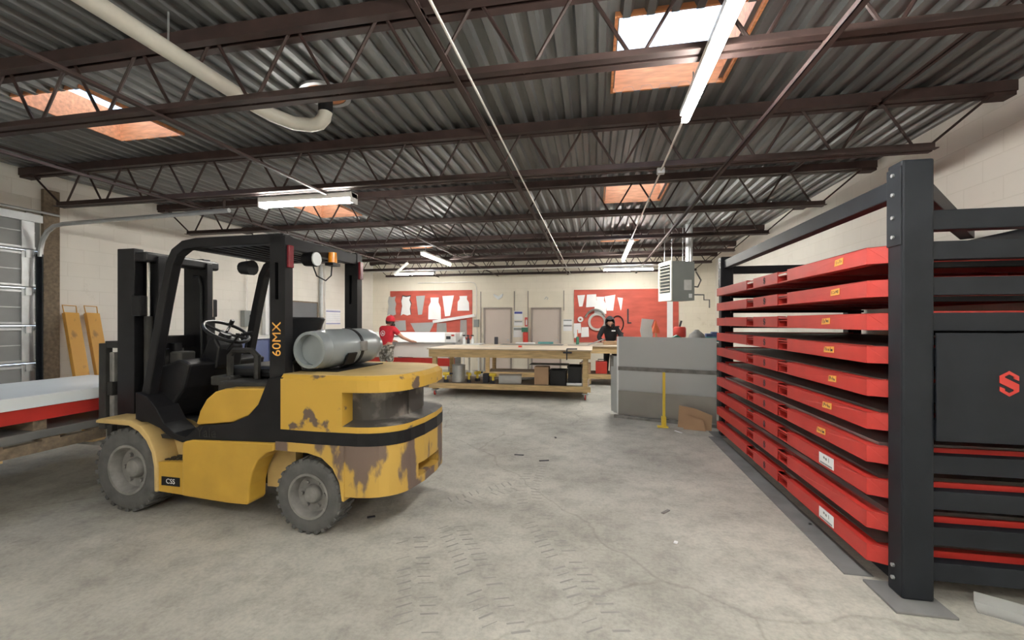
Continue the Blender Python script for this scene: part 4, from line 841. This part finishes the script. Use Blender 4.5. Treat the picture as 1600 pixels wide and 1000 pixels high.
for k, (x, m, h_, lb) in enumerate([(.15, 'red_plastic', .30, 'red toolbox under the rear workbench'), (.50, 'rim', .45, 'grey machine part under the rear workbench'), (-.25, 'cardboard', .25, 'brown box under the rear workbench')]):
    q = empty('stored_box', (x, 11.0, SZ), 0, lb, 'box'); MB().box(-.14, -.15, 0, .14, .15, h_).build('body', m, q, bevel=.01); MB().path([(-.08, -.1, h_), (-.08, -.1, h_ + .05), (.08, -.1, h_ + .05), (.08, -.1, h_)], .01, 6).build('handle', 'ink', q)

# ------------------------------------------------------------------ white sheet machine with its pallet
mc = empty('sheet_bender', (-5.05, 10.65, 0), 0, 'long white sheet metal bending machine under the template board', 'machine')
MB().prism([(0, .62), (0, .985), (.10, 1.02), (.35, 1.10), (.62, 1.26), (.85, 1.26), (.85, .62)], 'x', -1.62, 1.50).build('body', 'white_enamel', mc, bevel=.01)
MB().box(-1.65, -.06, .985, 1.52, .12, 1.02).build('bed_lip', 'galv', mc, bevel=.004); MB().box(-1.5, -.02, .40, 1.45, .10, .60).build('apron_beam', 'red_steel', mc)
for x in (-1.5, -.1, 1.3): MB().box(x, 0, 0, x + .12, .7, .63).build('leg', 'heater_grey', mc)
MB().box(-1.55, -.05, .12, 1.5, .05, .20).build('foot_bar', 'white_enamel', mc, bevel=.005)
cb = MB().box(1.2, .02, 1.02, 1.5, .4, 1.26).build('control_box', 'white_enamel', mc, bevel=.01); MB().box(1.24, .014, 1.10, 1.36, .02, 1.18).build('display', 'ink', cb); MB().box(1.38, .013, 1.18, 1.46, .02, 1.22).build('red_badge', 'red_steel', cb)
MB().box(-.55, .40, 1.148, -.15, .44, 1.17).build('dark_bar', 'ink', mc)  # plain dark bar on the sloping top, no opening
for k, (x, m, lb) in enumerate([(-3.45, 'white_plastic', 'white spray bottle at the machine end'), (-3.35, 'ink', 'black spray bottle at the machine end'), (-3.24, 'white_plastic', 'second white spray bottle by the machine end')]):
    q = empty('spray_bottle', (x, 11.1 + .03 * k, T2), 0, lb, 'bottle'); MB().lathe([(0, 0), (.04, 0), (.04, .12), (.015, .17), (.015, .2), (0, .2)], (0, 0, 0), (0, 0, 1), 14).build('bottle', m, q, True); MB().box(-.05, -.012, .2, .03, .012, .235).build('trigger_head', 'ink', q, bevel=.004)
tb = empty('side_table', (-3.22, 11.25, 0), 0, 'small white side table next to the bending machine', 'table'); MB().box(-.26, -.3, .925, .22, .3, .965).build('table_top', 'white_enamel', tb, bevel=.004)
for (x, y) in ((-.24, -.28), (.18, -.28), (-.24, .26), (.18, .26)): MB().box(x, y, 0, x + .04, y + .04, .925).build('leg', 'white_enamel', tb)
pp = empty('floor_pallet', (-4.35, 9.95, 0), 0, 'pale wooden pallet on the floor before the bending machine', 'pallet')
for k in range(7): MB().box(-.6 + k * .18, -.35, .10, -.48 + k * .18, .35, .12).build('deck_board', 'lumber', pp)
for y in (-.33, -.03, .27): MB().box(-.6, y, 0, .6, y + .06, .10).build('stringer', 'old_wood', pp)

# ------------------------------------------------------------------ vertical sheets and cart beside the rack
an = math.atan2(6.78 - 7.19, 1.72 - .36)
vs = empty('upright_sheet', (.36, 7.19, 0), an, 'tall grey sheet standing upright beside the red trays', 'sheet metal')
MB().box(0, .06, .05, 1.45, .075, 1.31).build('panel', 'grey_sheet', vs); MB().box(-.03, .059, .05, .0, .09, 1.31).build('white_edge', 'white_plastic', vs)
vs2 = empty('upright_sheet', (.36, 7.19, 0), an, 'mid-height grey sheet standing in front of the tall one', 'sheet metal'); MB().box(.01, .03, .05, 1.45, .04, .80).build('panel', 'grey_sheet', vs2); MB().box(.0, .022, .765, 1.45, .055, .825).build('dark_top_rail', 'rim', vs2)
vs3 = empty('upright_sheet', (.36, 7.19, 0), an, 'low bare steel sheet at the front of the upright sheets', 'sheet metal'); MB().box(.01, .0, .05, 1.45, .008, .44).build('panel', 'raw_steel', vs3)
for k, (h_, lb) in enumerate([(.98, 'narrow grey sheet edge behind the white-edged sheet'), (.80, 'shorter grey sheet edge standing furthest behind')]): tag(MB().box(-.10 - .07 * k, .12 + .10 * k, .046, 1.2, .135 + .10 * k, h_, Matrix.Translation((.36, 7.19, 0)) @ Matrix.Rotation(an, 4, 'Z')).build('upright_sheet', 'grey_sheet'), lb, 'sheet metal')
sk = empty('sheet_skid', (.36, 7.19, 0), an, 'low dark skid under the upright sheets', 'skid'); MB().box(-.05, -.05, 0, 1.5, .0, .045).box(-.05, .25, 0, 1.5, .32, .045).build('runner', 'rim', sk)
for x in (.1, .7, 1.3): MB().box(x, 0, 0, x + .06, .25, .045).build('cross_piece', 'rim', sk)
yp = empty('yellow_stanchion', (.99, 6.62, 0), 0, 'slim yellow post with foot bracket before the upright sheets', 'post'); MB().box(-.018, -.018, .02, .018, .018, .81).build('upright', 'safety_yellow', yp, bevel=.003); MB().box(-.09, -.03, 0, .06, .06, .02).box(-.03, -.03, .02, -.02, .06, .16).box(.02, -.03, .02, .03, .06, .16).build('foot_bracket', 'safety_yellow', yp, bevel=.002)
cbp = empty('cardboard_scrap', (1.36, 6.60, 0), -.25, 'folded brown cardboard leaning by the far rack post', 'cardboard'); MB().prism([(-.18, 0.012), (.27, 0.0), (.28, .22), (.05, .30), (-.16, .33)], 'y', 0, .012).build('flap', 'cardboard', cbp); MB().prism([(-.1, 0), (.2, 0), (.16, .15), (-.06, .2)], 'y', -.05, -.042).build('folded_flap', 'cardboard', cbp)
ct = empty('tool_cart', (1.15, 8.2, 0), 0, 'grey steel cart standing behind the upright sheets', 'cart'); MB().box(-.65, -.35, 1.15, .95, .35, 1.19).build('cart_top', 'heater_grey', ct, bevel=.005); MB().box(-.6, -.3, .3, .9, .3, .33).build('lower_shelf', 'heater_grey', ct)
for (x, y) in ((-.62, -.32), (.88, -.32), (-.62, .28), (.88, .28)): MB().box(x, y, .0, x + .05, y + .05, 1.15).build('leg', 'rim', ct)
CT = 1.191
def ctx(px): return onY(px, 520, 8.05)[0]
x = ctx(1010); small('template_piece', MB().prism([(x - .07, CT), (x + .08, CT), (x + .11, CT + .12), (x + .09, CT + .28), (x + .13, CT + .40), (x - .08, CT + .42), (x - .11, CT + .2)], 'y', 8.05, 8.058), 'steel_sheet', 'grey curvy metal piece standing on the cart', 'template')
x = ctx(1025); fu = empty('orange_funnel', (x, 8.1, CT), 0, 'orange cone tool standing on a wooden stick', 'funnel'); MB().lathe([(.07, .16), (.07, .21), (.035, .30), (.012, .38), (0, .38)], (0, 0, 0), (0, 0, 1), 18).build('cone', 'orange_plastic', fu, True); MB().tube((.02, 0, 0), (0, 0, .2), .014, 8).build('stick', 'lumber', fu)
x = ctx(1067); rc_ = empty('red_canister', (x, 8.34, CT), 0, 'red round canister with black handle on the cart', 'canister'); MB().lathe([(0, .08), (.10, .08), (.11, .1), (.11, .24), (.09, .27), (0, .27)], (0, 0, 0), (0, 0, 1), 20).build('drum', 'red_plastic', rc_, True); MB().tube((.0, 0, .27), (.03, 0, .38), .018, 8).build('handle', 'ink', rc_); MB().box(-.03, -.03, 0, .03, .03, .09).build('stand', 'ink', rc_)
x = ctx(1055); small('green_case', MB().prism([(x - .16, CT), (x + .14, CT), (x + .12, CT + .07), (x + .02, CT + .13), (x - .13, CT + .05)], 'y', 7.95, 8.1), 'green', 'dark green tilted case on the cart', 'case')
x = ctx(1094); bg = MB().lathe([(0, 0), (.12, 0), (.15, .06), (.12, .14), (.06, .19), (.03, .22), (0, .22)], (x - .04, 8.12, CT), (0, 0, 1), 12); small('plastic_bag', bg, 'rim', 'crumpled grey bag on the cart', 'bag', smooth=True)
x = ctx(1112); cr_ = empty('teal_crate', (x + .06, 8.32, CT), 0, 'teal crate with loose purple-grey bits on the cart', 'crate'); MB().box(-.14, -.1, 0, .14, .1, .09).build('crate_body', 'teal', cr_, bevel=.006); MB().box(-.1, -.06, .09, .02, .05, .15).box(.0, -.04, .09, .1, .06, .18).build('loose_parts', 'blue_grey', cr_, bevel=.01)
x = ctx(985); small('white_carton', MB().box(x - .15, 8.0, CT, x + .1, 8.2, CT + .07), 'white_plastic', 'flat white carton on the cart', 'carton', bevel=.004)

# ------------------------------------------------------------------ people
def skin_mesh(name, pts, edges, m, parent=None, sub=2, root=0):
    me = D.meshes.new(name); me.from_pydata([p[0] for p in pts], edges, [])
    bm = bmesh.new(); bm.from_mesh(me); ly = bm.verts.layers.skin.verify(); bm.verts.ensure_lookup_table()
    for i, p in enumerate(pts):
        r = p[1]; bm.verts[i][ly].radius = (r, r) if not isinstance(r, tuple) else r; bm.verts[i][ly].use_root = (i == root)
    bm.to_mesh(me); bm.free(); me.materials.append(MATS[m])
    ob = D.objects.new(name, me); COL.objects.link(ob)
    if parent: ob.parent = parent
    s = ob.modifiers.new('skin', 'SKIN'); s.use_smooth_shade = True
    s = ob.modifiers.new('sub', 'SUBSURF'); s.levels = sub; s.render_levels = sub
    return ob
def person(loc, rz, label, J, top, top_m, pants_m, long_sleeve, hat, scale=1.0):
    """J: joints in local metres, facing +Y.  body is one skin; clothes are children"""
    r = empty('person', loc, rz, label, 'person'); r.scale = (scale,) * 3
    P = []; E_ = []; idx = {}
    def add(k, rad, to=None, at=None):
        idx[k] = len(P); P.append((at or J[k], rad))
        if to: E_.append((idx[to], idx[k]))
    add('pelvis', .125); add('waist', .12, 'pelvis'); add('chest', .145, 'waist'); add('neck0', .07, 'chest'); add('neck', .055, 'neck0')
    add('head', .085, 'neck'); add('crown', .075, 'head')
    for s in 'LR':
        add('sho' + s, .068, 'chest'); add('elb' + s, .046, 'sho' + s); add('wri' + s, .032, 'elb' + s); add('palm' + s, .036, 'wri' + s)
        w_, pm = Vector(J['wri' + s]), Vector(J['palm' + s]); d = (pm - w_).normalized(); sd_ = d.cross(Vector((0, 0, 1))).normalized()
        for k in range(4):
            b0 = pm + sd_ * (.027 - .018 * k) + d * .03; ln = (.05, .058, .055, .042)[k]
            add('f%s%d' % (s, k), .0095, 'palm' + s, tuple(b0)); add('g%s%d' % (s, k), .0085, 'f%s%d' % (s, k), tuple(b0 + d * ln + Vector((0, 0, -.022))))
        t0 = pm + sd_ * .045 - d * .005; add('t' + s, .011, 'palm' + s, tuple(t0)); add('u' + s, .009, 't' + s, tuple(t0 + d * .04 + sd_ * .012))
        add('hip' + s, .092, 'pelvis'); add('kne' + s, .06, 'hip' + s); add('ank' + s, .04, 'kne' + s); add('toe' + s, .038, 'ank' + s)
    skin_mesh('body', P, E_, 'skin', r)
    def sub(keys, radii, nm, m, ed):
        return skin_mesh(nm, [(J[k], q) for k, q in zip(keys, radii)], ed, m, r)
    if long_sleeve:
        sub(['pelvis', 'waist', 'chest', 'neck0', 'shoL', 'elbL', 'wriL', 'shoR', 'elbR', 'wriR'], [.15, .15, .172, .09, .09, .066, .05, .09, .066, .05], 'hoodie', top_m, [(0, 1), (1, 2), (2, 3), (2, 4), (4, 5), (5, 6), (2, 7), (7, 8), (8, 9)])
    else:
        mL = tuple((Vector(J['shoL']) * .35 + Vector(J['elbL']) * .65)); mR = tuple((Vector(J['shoR']) * .35 + Vector(J['elbR']) * .65)); J['slL'] = mL; J['slR'] = mR
        sub(['pelvis', 'waist', 'chest', 'neck0', 'shoL', 'slL', 'shoR', 'slR'], [.148, .145, .170, .075, .088, .068, .088, .068], 'shirt', top_m, [(0, 1), (1, 2), (2, 3), (2, 4), (4, 5), (2, 6), (6, 7)])
    for s in 'LR': J['thi' + s] = tuple(Vector(J['hip' + s]) * .12 + Vector(J['kne' + s]) * .88)
    lo_ = 'thi' if not long_sleeve else 'ank'
    if long_sleeve: sub(['pelvis', 'hipL', 'kneL', 'ankL', 'hipR', 'kneR', 'ankR'], [.142, .108, .08, .062, .108, .08, .062], 'trousers', pants_m, [(0, 1), (1, 2), (2, 3), (0, 4), (4, 5), (5, 6)])
    else: sub(['pelvis', 'hipL', 'thiL', 'hipR', 'thiR'], [.140, .112, .10, .112, .10], 'shorts', pants_m, [(0, 1), (1, 2), (0, 3), (3, 4)])
    for s in 'LR':
        a, t = Vector(J['ank' + s]), Vector(J['toe' + s]); d = (t - a); d.z = 0; d.normalize(); an_ = math.atan2(d.y, d.x)
        MB().box(-.08, -.048, 0, .20, .048, .09, Matrix.Translation((a.x, a.y, 0)) @ Matrix.Rotation(an_, 4, 'Z')).build('shoe', 'ink', r, bevel=.03, seg=3)
    # head detail
    h = Vector(J['head']); f = Vector(J['face']).normalized(); up_ = Vector((0, 0, 1)); rt = f.cross(up_).normalized()
    MB().lathe([(0, -.02), (.012, 0), (.009, .03), (0, .045)], h + f * .092 - up_ * .025, (f * .45 + up_ * .8), 8).build('nose', 'skin', r, True)
    for s in (-1, 1):
        MB().lathe([(0, -.011), (.011, 0), (0, .011)], h + f * .083 + rt * s * .034 + up_ * .012, tuple(f), 8).build('eye', 'ink', r, True)
        MB().lathe([(0, -.01), (.03, 0), (0, .012)], h + rt * s * .092 - f * .005 - up_ * .005, tuple(rt), 10).build('ear', 'skin', r, True)
    MB().box(-.025, -.004, -.004, .025, .004, .004, Matrix.Translation(h + f * .088 - up_ * .055) @ Matrix.Rotation(math.atan2(rt.y, rt.x), 4, 'Z')).build('mouth', 'red_lens', r)
    c = Vector(J['crown'])
    if hat == 'cap':
        MB().lathe([(.112, -.055), (.116, -.02), (.108, .03), (.08, .07), (.04, .09), (0, .095)], c + up_ * -.01, (0, 0, 1), 20).build('cap', 'red_cloth', r, True)
        M = Matrix.Translation(c + f * .13 - up_ * .05) @ Matrix.Rotation(math.atan2(f.y, f.x), 4, 'Z'); MB().box(-.06, -.075, 0, .07, .075, .01, M).build('cap_brim', 'red_cloth', r, bevel=.02)
        MB().lathe([(.10, -.10), (.106, -.05), (.105, 0)], c - f * .012 - up_ * .03, (0, 0, 1), 16).build('hair', 'hair', r, True)
        MB().lathe([(0, -.02), (.055, .0), (.05, .05), (.0, .07)], h + f * .055 - up_ * .075, tuple(f * .5 - up_), 12).build('beard', 'hair', r, True)
    else:
        hd = MB(); n_ = 22
        rings = []
        for k in range(9):
            th = PI * k / 8; z_ = math.cos(th) * .165; q = math.sin(th) * .135
            rings.append([tuple(h + up_ * (z_ + .015) - f * (.02) + rt * q * math.cos(t) + f * q * math.sin(t) * 1.05) for t in [2 * PI * j / n_ for j in range(n_)]])
        for k in range(8):
            for j in range(n_):
                t = 2 * PI * (j + .5) / n_
                if 2 <= k <= 5 and math.sin(t) > .62: continue      # face opening
                hd.quad(rings[k][j], rings[k][(j + 1) % n_], rings[k + 1][(j + 1) % n_], rings[k + 1][j])
        hd.build('hood', top_m, r, True)
        MB().lathe([(.10, -.02), (.13, 0), (.12, .05), (.09, .07)], Vector(J['neck0']) + up_ * .02, (0, 0, 1), 16).build('hood_collar', top_m, r, True)
    return r
# red-shirted worker at the bending machine: back towards us, right arm reaching to the bed
J1 = dict(pelvis=(0, 0, .93), waist=(0, .02, 1.08), chest=(0, .07, 1.30), neck0=(0, .09, 1.43), neck=(0.01, .11, 1.49), head=(.02, .14, 1.57), crown=(.02, .14, 1.63), face=(.75, .6, -.15),
          shoL=(-.19, .08, 1.37), elbL=(-.26, .24, 1.15), wriL=(-.20, .46, 1.06), palmL=(-.18, .54, 1.05), shoR=(.19, .07, 1.37), elbR=(.33, .22, 1.16), wriR=(.44, .43, 1.06), palmR=(.46, .51, 1.05),
          hipL=(-.10, 0, .88), kneL=(-.12, .04, .48), ankL=(-.13, 0, .09), toeL=(-.15, .15, .04), hipR=(.10, 0, .88), kneR=(.12, .03, .48), ankR=(.14, -.02, .09), toeR=(.17, .13, .04))
p1_ = person((-5.12, 9.93, 0), -.25, 'worker in a red T-shirt, red cap and camouflage shorts at the machine', J1, 'shirt', 'red_cloth', 'camo', False, 'cap')
lg_ = MB().lathe([(.055, 0), (.068, 0), (.068, .004), (.055, .004), (.055, 0)], (-.0, -.115, 1.27), (0, -1, .12), 20).prism([(-.03, 1.25), (.0, 1.30), (.03, 1.25), (.01, 1.255), (.0, 1.235), (-.01, 1.255)], 'y', -.118, -.112).build('shirt_print', 'paper', p1_)
# hooded worker bending over the rear workbench, facing us
J2 = dict(pelvis=(0, 0, .95), waist=(0, .06, 1.10), chest=(0, .17, 1.30), neck0=(0, .23, 1.42), neck=(0, .27, 1.46), head=(0, .33, 1.51), crown=(0, .33, 1.57), face=(-.15, 1, -.55),
          shoL=(-.20, .18, 1.36), elbL=(-.30, .28, 1.13), wriL=(-.27, .47, 1.02), palmL=(-.25, .55, 1.015), shoR=(.20, .18, 1.36), elbR=(.30, .30, 1.13), wriR=(.18, .48, 1.03), palmR=(.14, .55, 1.02),
          hipL=(-.10, 0, .9), kneL=(-.12, .02, .49), ankL=(-.13, -.03, .09), toeL=(-.15, .12, .04), hipR=(.10, 0, .9), kneR=(.12, .03, .49), ankR=(.14, 0, .09), toeR=(.16, .14, .04))
p2_ = person((.42, 12.05, 0), PI - .1, 'worker in a black hooded sweatshirt leaning over the rear workbench', J2, 'hoodie', 'black_cloth', 'black_cloth', True, 'hood')
MB().box(-.14, .335, 1.30, -.04, .343, 1.33, None).build('chest_print', 'paper', p2_)

# ------------------------------------------------------------------ tyre tracks and litter on the floor
tk = MB()
def track(pix, wd):
    pts = [Vector((*onFloor(*p), 0)) for p in pix]; acc = 0; step = .07
    for a, b in zip(pts, pts[1:]):
        d = (b - a); L = d.length; d.normalize(); nn = Vector((-d.y, d.x, 0)); t = step - acc
        while t < L:
            c = a + d * t
            for s in (-1, 1):
                if random.random() < .15: continue
                off = .5 * step * (s > 0); p0 = c + d * off + nn * s * wd * .08; p1 = c + d * (off + .018) + nn * s * wd * (.40 + .1 * random.random())
                wv = d * (.003 + .006 * random.random())
                tk.quad(p0 - wv + Vector((0, 0, .0012)), p0 + wv + Vector((0, 0, .0012)), p1 + wv + Vector((0, 0, .0012)), p1 - wv + Vector((0, 0, .0012)))
            t += step
        acc = (acc + L) % step
for pix in ([(830, 700), (838, 730), (826, 762), (830, 800), (880, 872), (950, 985)], [(700, 815), (730, 865), (790, 985)], [(640, 830), (646, 880), (652, 985)], [(690, 790), (760, 770), (800, 760)]): track(pix, .24)
t_ = tk.build('tyre_tracks', 'track_mark'); t_['kind'] = 'stuff'; tag(t_, 'faint dark tyre tread marks across the concrete floor', 'tyre marks')
for k, (x, y, l, m) in enumerate([(811, 711, .11, 'ink'), (850, 720, .11, 'ink'), (580, 808, .06, 'ink'), (1040, 800, .10, 'rim'), (1056, 848, .03, 'white_plastic'), (1266, 820, .03, 'white_plastic'), (868, 684, .05, 'ink'), (1060, 675, .14, 'white_plastic')]):
    q = onFloor(x, y); tag(MB().box(-l / 2, -.012, 0, l / 2, .012, .006, Matrix.Translation((*q, 0)) @ Matrix.Rotation(.3 * k, 4, 'Z')).build('floor_scrap', m), ['short black scrap lying on the open concrete floor', 'short black scrap lying on the open concrete floor', 'small black scrap on the floor next to the forklift rear tyre', 'dark grey scrap alone on the floor before the rack', 'tiny white scrap on the open floor', 'tiny white scrap on the strip beside the rack', 'tiny black scrap on the floor before the workbench', 'long white scrap on the floor by the yellow post'][k], 'scrap', 'scraps on the floor')
